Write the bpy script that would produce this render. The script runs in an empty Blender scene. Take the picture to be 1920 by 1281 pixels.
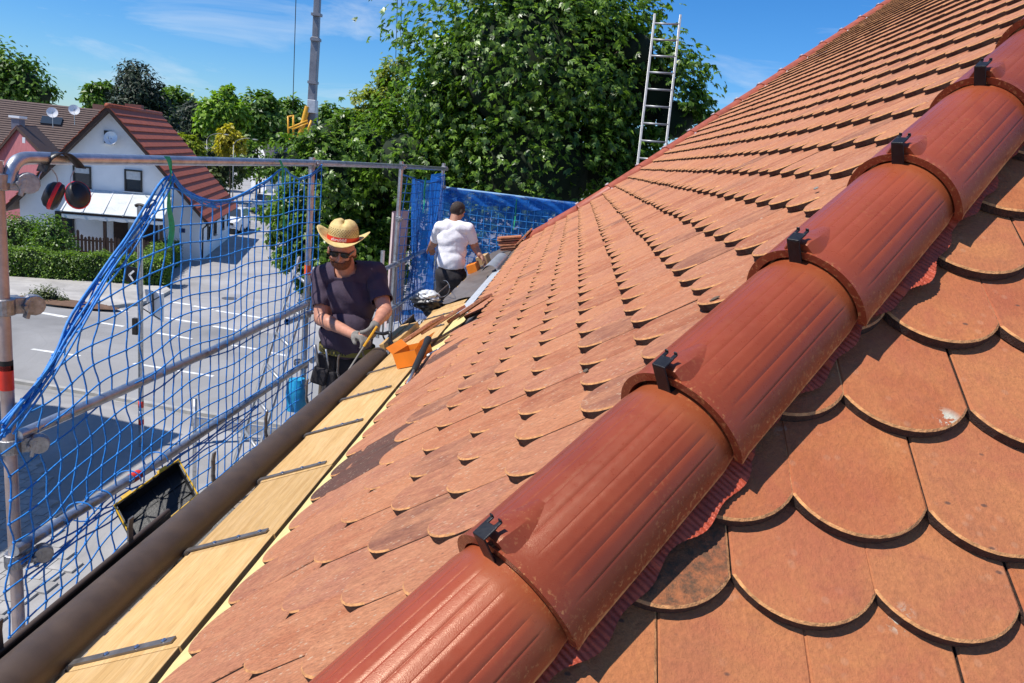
import bpy, math, random
import numpy as np
from mathutils import Matrix, Vector
random.seed(7); RNG = np.random.default_rng(7)
SC = bpy.context.scene
COL = SC.collection
# ------------------------------------------------------------------ camera
CAM = np.array([-0.06468, -1.51209, 0.47378])
CM = np.array([[0.99139634, 0.11688438, -0.05891807],
               [0.08354472, -0.21853241, 0.97224681],
               [0.10076496, -0.96880423, -0.22641730]])
FP = 1450.0
cd = bpy.data.cameras.new('Camera'); cam = bpy.data.objects.new('Camera', cd); COL.objects.link(cam)
cd.sensor_width = 36.0; cd.lens = 36.0 * FP / 1920.0; cd.clip_start = 0.02; cd.clip_end = 2000.0
_R = np.c_[CM[:, 0], -CM[:, 1], -CM[:, 2]]
cam.matrix_world = Matrix([[*_R[0], CAM[0]], [*_R[1], CAM[1]], [*_R[2], CAM[2]], [0, 0, 0, 1]])
SC.camera = cam
# ------------------------------------------------------------------ world, sun, exposure
SUN = np.array([-0.475, -0.245, 0.845]); SUN = SUN / np.linalg.norm(SUN)
w = bpy.data.worlds.new('World'); SC.world = w; w.use_nodes = True
nt = w.node_tree; nt.nodes.clear()
sky = nt.nodes.new('ShaderNodeTexSky'); sky.sky_type = 'NISHITA'; sky.sun_disc = False
sky.sun_elevation = math.asin(SUN[2]); sky.sun_rotation = math.atan2(SUN[0], SUN[1])
sky.altitude = 0; sky.air_density = 1.0; sky.dust_density = 0.05; sky.ozone_density = 3.0
bg = nt.nodes.new('ShaderNodeBackground'); bg.inputs[1].default_value = 0.10
out = nt.nodes.new('ShaderNodeOutputWorld')
tc = nt.nodes.new('ShaderNodeTexCoord')
mp = nt.nodes.new('ShaderNodeMapping'); mp.inputs['Scale'].default_value = (2.2, 1.4, 11.0); mp.inputs['Rotation'].default_value = (0.08, 0.10, 0.5)
nz = nt.nodes.new('ShaderNodeTexNoise'); nz.inputs['Scale'].default_value = 1.7; nz.inputs['Detail'].default_value = 8; nz.inputs['Roughness'].default_value = 0.6; nz.inputs['Distortion'].default_value = 0.6
rp = nt.nodes.new('ShaderNodeValToRGB'); rp.color_ramp.elements[0].position = 0.50; rp.color_ramp.elements[1].position = 0.74
rp.color_ramp.elements[0].color = (0, 0, 0, 1); rp.color_ramp.elements[1].color = (0.55, 0.55, 0.55, 1)
mx = nt.nodes.new('ShaderNodeMix'); mx.data_type = 'RGBA'
hs = nt.nodes.new('ShaderNodeHueSaturation'); hs.inputs['Saturation'].default_value = 1.12; hs.inputs['Value'].default_value = 1.0
L = nt.links.new
L(tc.outputs['Generated'], mp.inputs[0]); L(mp.outputs[0], nz.inputs['Vector']); L(nz.outputs['Fac'], rp.inputs[0])
tn = nt.nodes.new('ShaderNodeMix'); tn.data_type = 'RGBA'; tn.blend_type = 'MULTIPLY'; tn.inputs['Factor'].default_value = 1.0; tn.inputs['B'].default_value = (.56, .82, 1.16, 1)
L(sky.outputs[0], tn.inputs['A']); L(tn.outputs['Result'], hs.inputs['Color']); L(rp.outputs[0], mx.inputs['Factor']); L(hs.outputs[0], mx.inputs['A'])
mx.inputs['B'].default_value = (7.0, 7.6, 8.2, 1)
L(mx.outputs['Result'], bg.inputs[0]); L(bg.outputs[0], out.inputs[0])
sl = bpy.data.lights.new('Sun', 'SUN'); sl.energy = 5.0; sl.angle = math.radians(0.53); sl.color = (1.0, 0.955, 0.88)
so = bpy.data.objects.new('Sun', sl); COL.objects.link(so)
so.rotation_euler = Vector(SUN).to_track_quat('Z', 'Y').to_euler(); so.location = (-20, -10, 40)
SC.view_settings.view_transform = 'Standard'; SC.view_settings.look = 'None'
SC.view_settings.exposure = 0.25; SC.view_settings.gamma = 1.0
SC.render.engine = 'CYCLES'
SC.cycles.max_bounces = 6; SC.cycles.transparent_max_bounces = 12
# ------------------------------------------------------------------ geometry helpers
def at(px, py, Y):
    d = CM @ np.array([(px - 960) / FP, (py - 640.5) / FP, 1.0]); return CAM + (Y - CAM[1]) / d[1] * d
def atz(px, py, z):
    d = CM @ np.array([(px - 960) / FP, (py - 640.5) / FP, 1.0]); return CAM + (z - CAM[2]) / d[2] * d
def atx(px, py, x):
    d = CM @ np.array([(px - 960) / FP, (py - 640.5) / FP, 1.0]); return CAM + (x - CAM[0]) / d[0] * d
def A(*v): return np.array(v, float)
def unit(v): v = np.asarray(v, float); return v / (np.linalg.norm(v) + 1e-12)
def rotm(axis, ang):
    k = unit(axis); K = np.array([[0, -k[2], k[1]], [k[2], 0, -k[0]], [-k[1], k[0], 0]])
    return np.eye(3) + math.sin(ang) * K + (1 - math.cos(ang)) * K @ K
def frame(z, hint=(0, 0, 1)):
    z = unit(z); h = np.asarray(hint, float)
    if abs(z @ unit(h)) > 0.98: h = A(1, 0, 0) if abs(z[0]) < .9 else A(0, 1, 0)
    x = unit(np.cross(h, z)); y = np.cross(z, x); return x, y, z
class MB:
    """collects shapes for ONE mesh object"""
    def __init__(s): s.V = []; s.F = []; s.mi = []; s.n = 0; s.R = np.eye(3); s.o = np.zeros(3)
    def xf(s, R=None, o=None):
        s.R = np.eye(3) if R is None else np.asarray(R); s.o = np.zeros(3) if o is None else np.asarray(o, float); return s
    def add(s, v, f, m=0):
        v = np.asarray(v, float) @ s.R.T + s.o
        s.V.append(v); s.F += [[i + s.n for i in q] for q in f]; s.mi += [m] * len(f); s.n += len(v); return s
    def box(s, c, size, R=None, m=0):
        a, b, d = np.asarray(size, float) / 2
        v = A([-a, -b, -d], [a, -b, -d], [a, b, -d], [-a, b, -d], [-a, -b, d], [a, -b, d], [a, b, d], [-a, b, d])
        if R is not None: v = v @ np.asarray(R).T
        return s.add(v + np.asarray(c, float), [[0, 3, 2, 1], [4, 5, 6, 7], [0, 1, 5, 4], [1, 2, 6, 5], [2, 3, 7, 6], [3, 0, 4, 7]], m)
    def bar(s, p0, p1, w, h, hint=(0, 0, 1), m=0):
        p0 = np.asarray(p0, float); p1 = np.asarray(p1, float); x, y, z = frame(p1 - p0, hint)
        return s.box((p0 + p1) / 2, (w, h, np.linalg.norm(p1 - p0)), np.c_[x, y, z], m)
    def tube(s, p0, p1, r, r2=None, n=12, cap=True, m=0):
        return s.path([p0, p1], [r, r if r2 is None else r2], n, cap, m)
    def path(s, pts, r, n=8, cap=True, m=0, closed=False):
        P = np.asarray(pts, float); k = len(P); r = np.full(k, r) if np.isscalar(r) else np.asarray(r, float)
        T = np.gradient(P, axis=0) if k > 2 else np.repeat([P[1] - P[0]], 2, 0)
        if closed: T = np.roll(P, -1, 0) - np.roll(P, 1, 0)
        x, y, _ = frame(T[0]); V = []; an = np.arange(n) * 2 * math.pi / n
        for i in range(k):
            t = unit(T[i]); x = unit(x - (x @ t) * t); y = np.cross(t, x)
            V.append(P[i] + r[i] * (np.outer(np.cos(an), x) + np.outer(np.sin(an), y)))
        F = []; kk = k if closed else k - 1
        for i in range(kk):
            j2 = ((i + 1) % k) * n; a = i * n
            for j in range(n): q = (j + 1) % n; F.append([a + j, a + q, j2 + q, j2 + j])
        if cap and not closed: F.append(list(range(n))[::-1]); F.append([(k - 1) * n + j for j in range(n)])
        return s.add(np.concatenate(V), F, m)
    def lathe(s, prof, o, axis=(0, 0, 1), n=16, m=0, sx=1.0, hint=(1, 0, 0)):
        x, y, z = frame(axis, hint); an = np.arange(n) * 2 * math.pi / n; V = []
        for r, h in prof: V.append(np.asarray(o, float) + h * z + r * (sx * np.outer(np.cos(an), x) + np.outer(np.sin(an), y)))
        F = []
        for i in range(len(prof) - 1):
            for j in range(n): q = (j + 1) % n; F.append([i * n + j, i * n + q, (i + 1) * n + q, (i + 1) * n + j])
        F.append(list(range(n))[::-1]); F.append([(len(prof) - 1) * n + j for j in range(n)])
        return s.add(np.concatenate(V), F, m)
    def prism(s, poly, ext, m=0):
        P = np.asarray(poly, float); n = len(P); e = np.asarray(ext, float)
        return s.add(np.r_[P, P + e], [list(range(n))[::-1], list(range(n, 2 * n))] + [[i, (i + 1) % n, n + (i + 1) % n, n + i] for i in range(n)], m)
    def face(s, poly, m=0): return s.add(poly, [list(range(len(poly)))], m)
    def grid(s, G, m=0, closed_u=False):
        G = np.asarray(G, float); a, b, _ = G.shape; F = []
        for i in range(a - (0 if closed_u else 1)):
            for j in range(b - 1):
                i2 = (i + 1) % a; F.append([i * b + j, i2 * b + j, i2 * b + j + 1, i * b + j + 1])
        return s.add(G.reshape(-1, 3), F, m)
    def ell(s, c, r, R=None, nu=14, nv=9, m=0):
        V = []; 
        for i in range(nv + 1):
            ph = math.pi * i / nv; ph = min(max(ph, 0.02), math.pi - .02)
            for j in range(nu):
                th = 2 * math.pi * j / nu; V.append([r[0] * math.sin(ph) * math.cos(th), r[1] * math.sin(ph) * math.sin(th), r[2] * math.cos(ph)])
        V = np.array(V)
        if R is not None: V = V @ np.asarray(R).T
        F = []
        for i in range(nv):
            for j in range(nu): q = (j + 1) % nu; F.append([i * nu + j, (i + 1) * nu + j, (i + 1) * nu + q, i * nu + q])
        F.append(list(range(nu))); F.append([nv * nu + j for j in range(nu)][::-1])
        return s.add(V + np.asarray(c, float), F, m)
    def mesh(s, name, mats, smooth=False, off=None):
        V = np.concatenate(s.V)
        if off is not None: V = V - off
        me = bpy.data.meshes.new(name); me.from_pydata(V.tolist(), [], s.F)
        for q in (mats if isinstance(mats, (list, tuple)) else [mats]): me.materials.append(q)
        me.polygons.foreach_set('material_index', s.mi)
        if smooth: me.polygons.foreach_set('use_smooth', [True] * len(me.polygons))
        me.update(); return me
    def build(s, name, mats, parent=None, smooth=False, bevel=0, seg=2, base=None, auto=None):
        """world-space shapes -> object; parents are translated only"""
        po = world_loc(parent) if parent is not None else np.zeros(3)
        V = np.concatenate(s.V)
        if base is None: base = A(*( (V.min(0) + V.max(0)) / 2 )); base[2] = V[:, 2].min()
        me = s.mesh(name, mats, smooth, np.asarray(base, float))
        o = bpy.data.objects.new(name, me); COL.objects.link(o)
        if parent is not None: o.parent = parent
        o.location = Vector(np.asarray(base) - po)
        if bevel:
            b = o.modifiers.new('Bevel', 'BEVEL'); b.width = bevel; b.segments = seg; b.limit_method = 'ANGLE'; b.angle_limit = math.radians(40)
        if auto:
            me.set_sharp_from_angle(angle=math.radians(auto))
        return o
def world_loc(o):
    p = np.zeros(3)
    while o is not None: p = p + np.array(o.location); o = o.parent
    return p
def tag(o, label, cat, group=None, kind=None):
    if label: o['label'] = label
    if cat: o['category'] = cat
    if group: o['group'] = group
    if kind: o['kind'] = kind
    return o
def thing(name, label, cat, loc, group=None):
    o = bpy.data.objects.new(name, None); COL.objects.link(o); o.location = Vector(np.asarray(loc, float)); o.empty_display_size = .1
    return tag(o, label, cat, group)
def struct(o): o['kind'] = 'structure'; return o
def fastmesh(name, V, Q, mats, base=(0, 0, 0), smooth=False):
    V = np.asarray(V, np.float32) - np.asarray(base, np.float32); Q = np.asarray(Q, np.int32); k = Q.shape[1]
    me = bpy.data.meshes.new(name); me.vertices.add(len(V)); me.vertices.foreach_set('co', V.ravel())
    me.loops.add(Q.size); me.loops.foreach_set('vertex_index', Q.ravel())
    me.polygons.add(len(Q)); me.polygons.foreach_set('loop_start', np.arange(len(Q), dtype=np.int32) * k)
    if smooth: me.polygons.foreach_set('use_smooth', np.ones(len(Q), bool))
    for q in (mats if isinstance(mats, (list, tuple)) else [mats]): me.materials.append(q)
    me.update(calc_edges=True); return me
def link(name, me, parent=None, base=(0, 0, 0)):
    o = bpy.data.objects.new(name, me); COL.objects.link(o)
    po = world_loc(parent) if parent is not None else np.zeros(3)
    if parent is not None: o.parent = parent
    o.location = Vector(np.asarray(base, float) - po); return o
def smoothstep(x, a=0., b=1.): x = np.clip((x - a) / (b - a), 0, 1); return x * x * (3 - 2 * x)
# ------------------------------------------------------------------ materials
class NM:
    def __init__(s, name, base=(.5, .5, .5), rough=.6, metal=0., spec=.5):
        s.m = bpy.data.materials.new(name); s.m.use_nodes = True; s.t = s.m.node_tree; s.N = s.t.nodes; s.L = s.t.links.new
        s.b = s.N['Principled BSDF']; s.b.inputs['Base Color'].default_value = (*base, 1); s.b.inputs['Roughness'].default_value = rough
        s.b.inputs['Metallic'].default_value = metal; s.b.inputs['Specular IOR Level'].default_value = spec; s._pos = None
    def pos(s, scale=(1, 1, 1), rot=(0, 0, 0), src='world', loc=(0, 0, 0)):
        if src == 'world': g = s.N.new('ShaderNodeNewGeometry').outputs['Position']
        else: g = s.N.new('ShaderNodeTexCoord').outputs['Object']
        if rot != (0, 0, 0):
            r = s.N.new('ShaderNodeMapping'); r.inputs['Rotation'].default_value = rot; s.L(g, r.inputs[0]); g = r.outputs[0]
        mp = s.N.new('ShaderNodeMapping'); mp.inputs['Scale'].default_value = scale; mp.inputs['Location'].default_value = loc; s.L(g, mp.inputs[0]); return mp.outputs[0]
    def noise(s, vec, scale=5, detail=5, rough=.55, dist=0.):
        n = s.N.new('ShaderNodeTexNoise'); n.inputs['Scale'].default_value = scale; n.inputs['Detail'].default_value = detail
        n.inputs['Roughness'].default_value = rough; n.inputs['Distortion'].default_value = dist; s.L(vec, n.inputs['Vector']); return n.outputs['Fac']
    def vor(s, vec, scale=5, out='Distance', feature='F1', rand=1.):
        n = s.N.new('ShaderNodeTexVoronoi'); n.feature = feature; n.inputs['Scale'].default_value = scale; n.inputs['Randomness'].default_value = rand; s.L(vec, n.inputs['Vector']); return n.outputs[out]
    def ramp(s, fac, stops, interp='LINEAR'):
        r = s.N.new('ShaderNodeValToRGB'); e = r.color_ramp.elements; r.color_ramp.interpolation = interp
        while len(e) < len(stops): e.new(0.5)
        for q, (p, c) in zip(e, stops): q.position = p; q.color = (c, c, c, 1) if np.isscalar(c) else (*c, 1)
        s.L(fac, r.inputs[0]); return r.outputs[0]
    def mix(s, fac, a, b, mode='MIX'):
        n = s.N.new('ShaderNodeMix'); n.data_type = 'RGBA'; n.blend_type = mode
        for k, v in (('Factor', fac), ('A', a), ('B', b)):
            if isinstance(v, (int, float)): n.inputs[k].default_value = v if k == 'Factor' else (v, v, v, 1)
            elif isinstance(v, tuple): n.inputs[k].default_value = (*v, 1)
            else: s.L(v, n.inputs[k])
        return n.outputs['Result']
    def math(s, op, a, b=0.):
        n = s.N.new('ShaderNodeMath'); n.operation = op
        for i, v in enumerate((a, b)):
            if isinstance(v, (int, float)): n.inputs[i].default_value = v
            else: s.L(v, n.inputs[i])
        return n.outputs[0]
    def island(s): return s.N.new('ShaderNodeNewGeometry').outputs['Random Per Island']
    def objrand(s): return s.N.new('ShaderNodeObjectInfo').outputs['Random']
    def sep(s, vec):
        n = s.N.new('ShaderNodeSeparateXYZ'); s.L(vec, n.inputs[0]); return n.outputs
    def color(s, c): s.L(c, s.b.inputs['Base Color']); return s
    def rough(s, c): s.L(c, s.b.inputs['Roughness']); return s
    def bump(s, h, strength=.3, dist=.01, prev=None):
        n = s.N.new('ShaderNodeBump'); n.inputs['Strength'].default_value = strength; n.inputs['Distance'].default_value = dist
        s.L(h, n.inputs['Height']); s.L(n.outputs[0], s.b.inputs['Normal'])
        if prev is not None: s.L(prev, n.inputs['Normal'])
        return n.outputs[0]
def simple(name, base, rough=.6, metal=0., var=.15, scale=8., bump=0., bscale=40., spec=.5, src='world', stretch=(1, 1, 1), dirt=None):
    k = NM(name, base, rough, metal, spec); v = k.pos(stretch, src=src)
    n = k.noise(v, scale, 6, .6)
    lo = tuple(max(0, c * (1 - var)) for c in base); hi = tuple(min(1, c * (1 + var)) for c in base)
    c = k.ramp(n, [(.3, lo), (.7, hi)])
    if dirt:
        d = k.ramp(k.noise(v, scale * .35, 7, .7), [(.5, 0.), (.75, 1.)]); c = k.mix(k.math('MULTIPLY', d, .6), c, dirt)
    k.color(c); k.rough(k.ramp(n, [(.2, max(0.02, rough - .08)), (.8, min(1, rough + .08))]))
    if bump: k.bump(k.noise(v, bscale, 4, .6), bump, .01)
    return k.m
# ================================================================== roof frames
TH1 = 0.6667853
c1, s1 = math.cos(TH1), math.sin(TH1)
U1 = A(c1, 0, s1); N1 = A(-s1, 0, c1)
HIP_A = A(-.1145, -.7055, .044); HIP_D = unit(A(.600, .616, .511)); HIP_E = .33
N2 = unit(A(0, -HIP_D[2], HIP_D[1])); V2 = unit(A(0, HIP_D[1], HIP_D[2]))
NB = N1 + N2; NB = unit(NB - (NB @ HIP_D) * HIP_D); SD = np.cross(HIP_D, NB)
HIP_F = HIP_A - .12 * NB                        # foot of the hip line
ZG = CAM[2] - 7.0                               # street level
def on_main(px, py, off=0.):
    d = CM @ np.array([(px - 960) / FP, (py - 640.5) / FP, 1.0]); t = (off - N1 @ CAM) / (N1 @ d); return CAM + t * d
SPK_T = math.radians(22.5); SPK_P = A(-.83, 0, -.662); SPK_U = A(math.cos(SPK_T), 0, math.sin(SPK_T)); SPK_N = A(-math.sin(SPK_T), 0, math.cos(SPK_T))
def on_eave(px, py, off=0.):
    d = CM @ np.array([(px - 960) / FP, (py - 640.5) / FP, 1.0]); t = (off + SPK_N @ (SPK_P - CAM)) / (SPK_N @ d); return CAM + t * d
def eave(wd, y, off=0.): return SPK_P + SPK_U * wd + A(0, y, 0) + SPK_N * off      # wd <= 0 runs outwards
# ------------------------------------------------------------------ roof materials
def tile_mat(name, source, dark=False, front=False):
    k = NM(name, (.45, .18, .09), .85, 0, .25)
    rnd = k.island() if source == 'island' else k.objrand()
    rotv = (0, TH1, 0) if not front else (-math.atan2(HIP_D[2], HIP_D[1]), 0, 0)
    fine = k.pos((26, 58, 26) if not front else (30, 26, 30), rotv); mid = k.pos((1, 2.2, 1) if not front else (1, 1, 1), rotv)
    if dark: base = k.ramp(rnd, [(0, (.15, .070, .053)), (1, (.22, .095, .065))])
    elif front: base = k.ramp(rnd, [(0, (.36, .108, .042)), (.35, (.43, .142, .054)), (.6, (.39, .140, .066)), (1, (.47, .172, .064))])
    else: base = k.ramp(rnd, [(0, (.38, .130, .070)), (.2, (.50, .185, .090)), (.45, (.46, .190, .115)), (.7, (.55, .225, .112)), (.9, (.47, .185, .105)), (1, (.27, .115, .075))])
    n1 = k.noise(mid, 9, 7, .65, .4)
    base = k.mix(k.ramp(n1, [(.40, 0.), (.66, .8)]), base, ((.49, .190, .072) if front else (.60, .275, .145)) if not dark else (.12, .07, .055))
    n2 = k.noise(mid, 26, 8, .7)
    base = k.mix(k.ramp(n2, [(.55, 0.), (.78, .55)]), base, (.24, .095, .06) if not dark else (.03, .022, .02))
    n3 = k.noise(fine, 3.2 if not front else 5, 5, .7)
    base = k.mix(.62, base, k.ramp(n3, [(.30, .42), (.66, 1.12)]), 'MULTIPLY') if not front else k.mix(.45, base, k.ramp(n3, [(.3, .42), (.7, 1.1)]), 'MULTIPLY')
    if front: base = k.mix(k.ramp(k.noise(k.pos((1, 1, 1), rotv, loc=(2, 7, 5)), 5.5, 7, .7, .8), [(.45, 0.), (.68, .6)]), base, (.35, .095, .055))
    # pale lichen freckles and dark pits
    v = k.vor(k.pos((1, 2.0, 1) if not front else (1, 1, 1), rotv), 62 if not front else 42)
    gate = k.ramp(k.noise(mid, 14, 3, .5), [(.47, 0.), (.58, 1.)])
    fle = k.math('MULTIPLY', k.ramp(v, [(.16, 1.), (.26, 0.)]), gate)
    base = k.mix(k.math('MULTIPLY', fle, .6 if not front else .08), base, (.62, .50, .36))
    v2 = k.vor(k.pos((1, 1.6, 1), rotv, loc=(3, 1, 2)), 17 if not front else 14)
    base = k.mix(k.ramp(v2, [(.04, .8), (.075, 0.)]), base, (.085, .05, .04))
    if front:   # a few white lichen rosettes
        vl = k.noise(k.pos((1, 1, 1), rotv, loc=(7, 2, 4)), 55, 4, .7)
        gl = k.ramp(k.vor(k.pos((1, 1, 1), rotv, loc=(1.35, 4, 2)), 5.5), [(.05, 1.), (.13, 0.)])
        base = k.mix(k.math('MULTIPLY', gl, k.ramp(vl, [(.50, 0.), (.54, 1.)])), base, (.47, .44, .35))
        dk = k.noise(k.pos((1, 1, 1), rotv, loc=(4, 9, 1)), 3.1, 6, .6)
        base = k.mix(k.math('MULTIPLY', k.ramp(rnd, [(.90, 0.), (.92, 1.)]), k.ramp(dk, [(.35, .95), (.7, .35)])), base, (.13, .075, .04))
    if front == 'burnt': base = k.mix(k.ramp(k.noise(mid, 70, 5, .75), [(.38, .92), (.62, .15)]), base, (.085, .055, .035))
    k.color(base); k.rough(k.ramp(n3, [(.2, .78), (.8, .95)]))
    b = k.bump(n3, .9 if not front else .45, .006)
    k.bump(n2, .5, .008, b)
    return k.m
M_TILE = tile_mat('weathered clay', 'obj'); M_TILE_I = tile_mat('weathered clay far', 'island'); M_TILE_D = tile_mat('dark fired clay', 'obj', dark=True)
M_TILE_F = tile_mat('red clay', 'obj', front=True)
M_EDGE = simple('weathered shaded tile edge', (.060, .028, .018), .95, 0, .5, 120, .6, 300, dirt=(.02, .014, .010))  # tile sides: brown weathering, with the shade on them also put into the colour
M_RIM = simple('sunlit tile rim', (.55, .26, .10), .9, 0, .4, 90, .4, 200, dirt=(.30, .12, .06))  # sunlit tile edge painted as a lighter ochre chamfer
M_TILE_FD = tile_mat('burnt mottled clay', 'obj', front='burnt')
def hip_mat():
    k = NM('glazed engobe', (.30, .062, .03), .32, 0, .55)
    p = k.pos(); n = k.noise(p, 7, 6, .6); base = k.ramp(n, [(.3, (.225, .041, .0175)), (.7, (.29, .058, .024))])
    at_ = k.N.new('ShaderNodeAttribute'); at_.attribute_name = 'wear'; wv = at_.outputs['Fac']
    base = k.mix(1., base, k.ramp(k.objrand(), [(0, .86), (1, 1.14)]), 'MULTIPLY'); dirt_ = k.ramp(k.noise(k.pos((1, 1, 1), loc=(3, 3, 1)), 14, 8, .75), [(.55, 0.), (.78, .3)]); base = k.mix(dirt_, base, (.30, .10, .045)); sp = k.noise(p, 160, 3, .7)
    spk = k.math('MULTIPLY', k.ramp(sp, [(.56, 0.), (.63, 1.)]), k.ramp(k.math('ADD', wv, k.math('MULTIPLY', k.math('SUBTRACT', k.noise(p, 9, 3, .6), .5), .5)), [(.0, 0.), (.5, 1.)]))
    base = k.mix(spk, base, (.46, .20, .075))
    edge = k.ramp(k.math('ADD', wv, k.math('MULTIPLY', k.math('SUBTRACT', k.noise(p, 45, 4, .7), .5), .9)), [(.70, 0.), (.95, 1.)])
    base = k.mix(edge, base, (.58, .30, .11))
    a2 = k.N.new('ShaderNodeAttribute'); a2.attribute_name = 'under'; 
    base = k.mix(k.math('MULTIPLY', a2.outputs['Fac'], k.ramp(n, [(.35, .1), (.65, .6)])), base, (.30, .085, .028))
    k.color(base); k.rough(k.ramp(k.noise(p, 90, 4, .6), [(.3, .25), (.7, .40)]))
    k.b.inputs['Coat Weight'].default_value = .0
    k.bump(k.noise(p, 850, 2, .6), .22, .0015); k.b.inputs['Specular Tint'].default_value = (1, .78, .62, 1)
    return k.m
M_HIP = hip_mat()
M_CLIP = simple('black coated clip', (.012, .013, .016), .38, 0.3, .3, 60, .1, 300)
M_FLASH = simple('red crepe flashing', (.42, .068, .028), .42, .2, .25, 60, .2, 300, dirt=(.2, .03, .015))
M_BLACK = simple('dark underlay', (.02, .018, .016), .9)
def wood_mat(name, c0, c1, c2, along=1, rough=.7):
    k = NM(name, c0, rough, 0, .3); sc = [16, 16, 16]; sc[along] = .9
    v = k.pos(tuple(sc)); n = k.noise(v, 2.2, 7, .62, 1.4)
    g = k.ramp(n, [(.2, c1), (.45, c0), (.6, c2), (.85, c1)])
    f = k.noise(k.pos(tuple(s * 5 for s in sc)), 4, 3, .6)
    g = k.mix(.5, g, k.ramp(f, [(.3, .5), (.7, 1.05)]), 'MULTIPLY'); g = k.mix(1., g, k.ramp(k.objrand(), [(0, .84), (1, 1.06)]), 'MULTIPLY')
    kn = k.vor(k.pos((2.2, 1.1, 2.2)), 1.7); g = k.mix(k.ramp(kn, [(.06, .75), (.12, 0.)]), g, (.22, .10, .035))
    k.color(g); k.bump(n, .15, .003); return k.m
M_WOOD = wood_mat('fresh spruce', (.60, .37, .145), (.50, .28, .10), (.68, .44, .20))
M_WOODX = wood_mat('fresh spruce cross', (.60, .38, .16), (.50, .30, .11), (.66, .44, .2), 0)
M_CREAM = simple('cream wood fibre strip', (.66, .52, .22), .85, 0, .10, 40, .25, 200)
M_STRAP = simple('zinc bracket steel', (.22, .20, .185), .45, .7, .25, 30)
M_SCREW = simple('zinc screw', (.55, .56, .58), .25, .95, .1, 80)
M_GAP = simple('gap shade brown', (.10, .062, .032), .9, 0, .4, 20)  # strip under the eave gap, coloured dark for the shade in there
M_GUTTER = simple('brown coated aluminium', (.070, .046, .031), .5, .0, .2, 14, .12, 500)
M_GUTIN = simple('shadowed gutter inside', (.02, .017, .016), .5, .2, .2, 14)  # inner gutter faces near-black: the trough's shadow put into the colour
# ------------------------------------------------------------------ tiles
TW, TLEN, TT = .176, .31, .0185
def tile_outline(wj=0., sag=.055):
    wd = TW + wj; Rr = (wd * wd / 8 + sag * sag / 2) / sag; P = []
    a0 = math.asin(min(1, wd / 2 / Rr))
    for i in range(15):
        a = -a0 + 2 * a0 * i / 14; P.append((Rr * math.sin(a), Rr - Rr * math.cos(a)))
    P += [(wd / 2, TLEN), (-wd / 2, TLEN)]
    return P
def clip_poly(P, f):
    """keep the part of polygon P where f(x, y) >= 0"""
    out = []; n = len(P)
    for i in range(n):
        a, b = P[i], P[(i + 1) % n]; fa, fb = f(*a), f(*b)
        if fa >= 0: out.append(a)
        if (fa >= 0) != (fb >= 0):
            t = fa / (fa - fb); out.append((a[0] + t * (b[0] - a[0]), a[1] + t * (b[1] - a[1])))
    return out
def tile_solid(P, tilt, th=TT):
    """-> verts, faces of a rounded-edge slab in local (x right, y up-slope, z out)"""
    P = np.array(P, float); n = len(P); c = P.mean(0); ch = .0036
    ins = P + (c - P) / (np.linalg.norm(c - P, axis=1)[:, None] + 1e-9) * ch
    z = lambda Q: -Q[:, 1] * tilt
    V = np.r_[np.c_[P, z(P)], np.c_[P, z(P) + th - ch * .8], np.c_[ins, z(ins) + th]]
    F = [list(range(n))[::-1]]
    for k in (0, 1):
        for i in range(n): j = (i + 1) % n; F.append([k * n + i, k * n + j, (k + 1) * n + j, (k + 1) * n + i])
    F.append([2 * n + i for i in range(n)]); return V, F
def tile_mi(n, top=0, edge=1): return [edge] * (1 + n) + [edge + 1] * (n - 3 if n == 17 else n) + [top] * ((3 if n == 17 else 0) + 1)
ROWS = [-.930, -.842, -.664, -.48, -.313, -.156, -.003, .153, .317, .483, .664]
OFFS = [.05, .141, .177, .043, .123, .019, .138, .066, .029, .181, .152]
u = ROWS[-1]; o_ = OFFS[-1]
while u < 6.4: u += .168; o_ += .091; ROWS.append(u); OFFS.append(o_)
FAR = [(-1.2, 9.3), (-.8, 8.95), (-.5, 8.15), (.1, 7.62), (.7, 7.95), (4.3, 11.05), (6, 12.5)]   # far edge of the slope: x, y
def far_y(x): return float(np.interp(x, [p[0] for p in FAR], [p[1] for p in FAR]))
def side(P): return (P - HIP_F) @ SD
roof = thing('tiled_roof', 'hipped roof of weathered orange clay plain tiles with glossy red hip caps', 'roof', (-.85, -1.0, -.7))
RL = world_loc(roof)
R_MAIN = np.c_[A(0, -1, 0), U1, N1]; R_FRONT = np.c_[A(1, 0, 0), V2, N2]
def pixd(P):
    q = CM.T @ (np.asarray(P) - CAM); return 960 + FP * q[0] / max(q[2], 1e-3), 640.5 + FP * q[1] / max(q[2], 1e-3), q[2]
cand = []                       # (score, origin, R3, outline, tilt, material key)
rr = random.Random(3)
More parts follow.
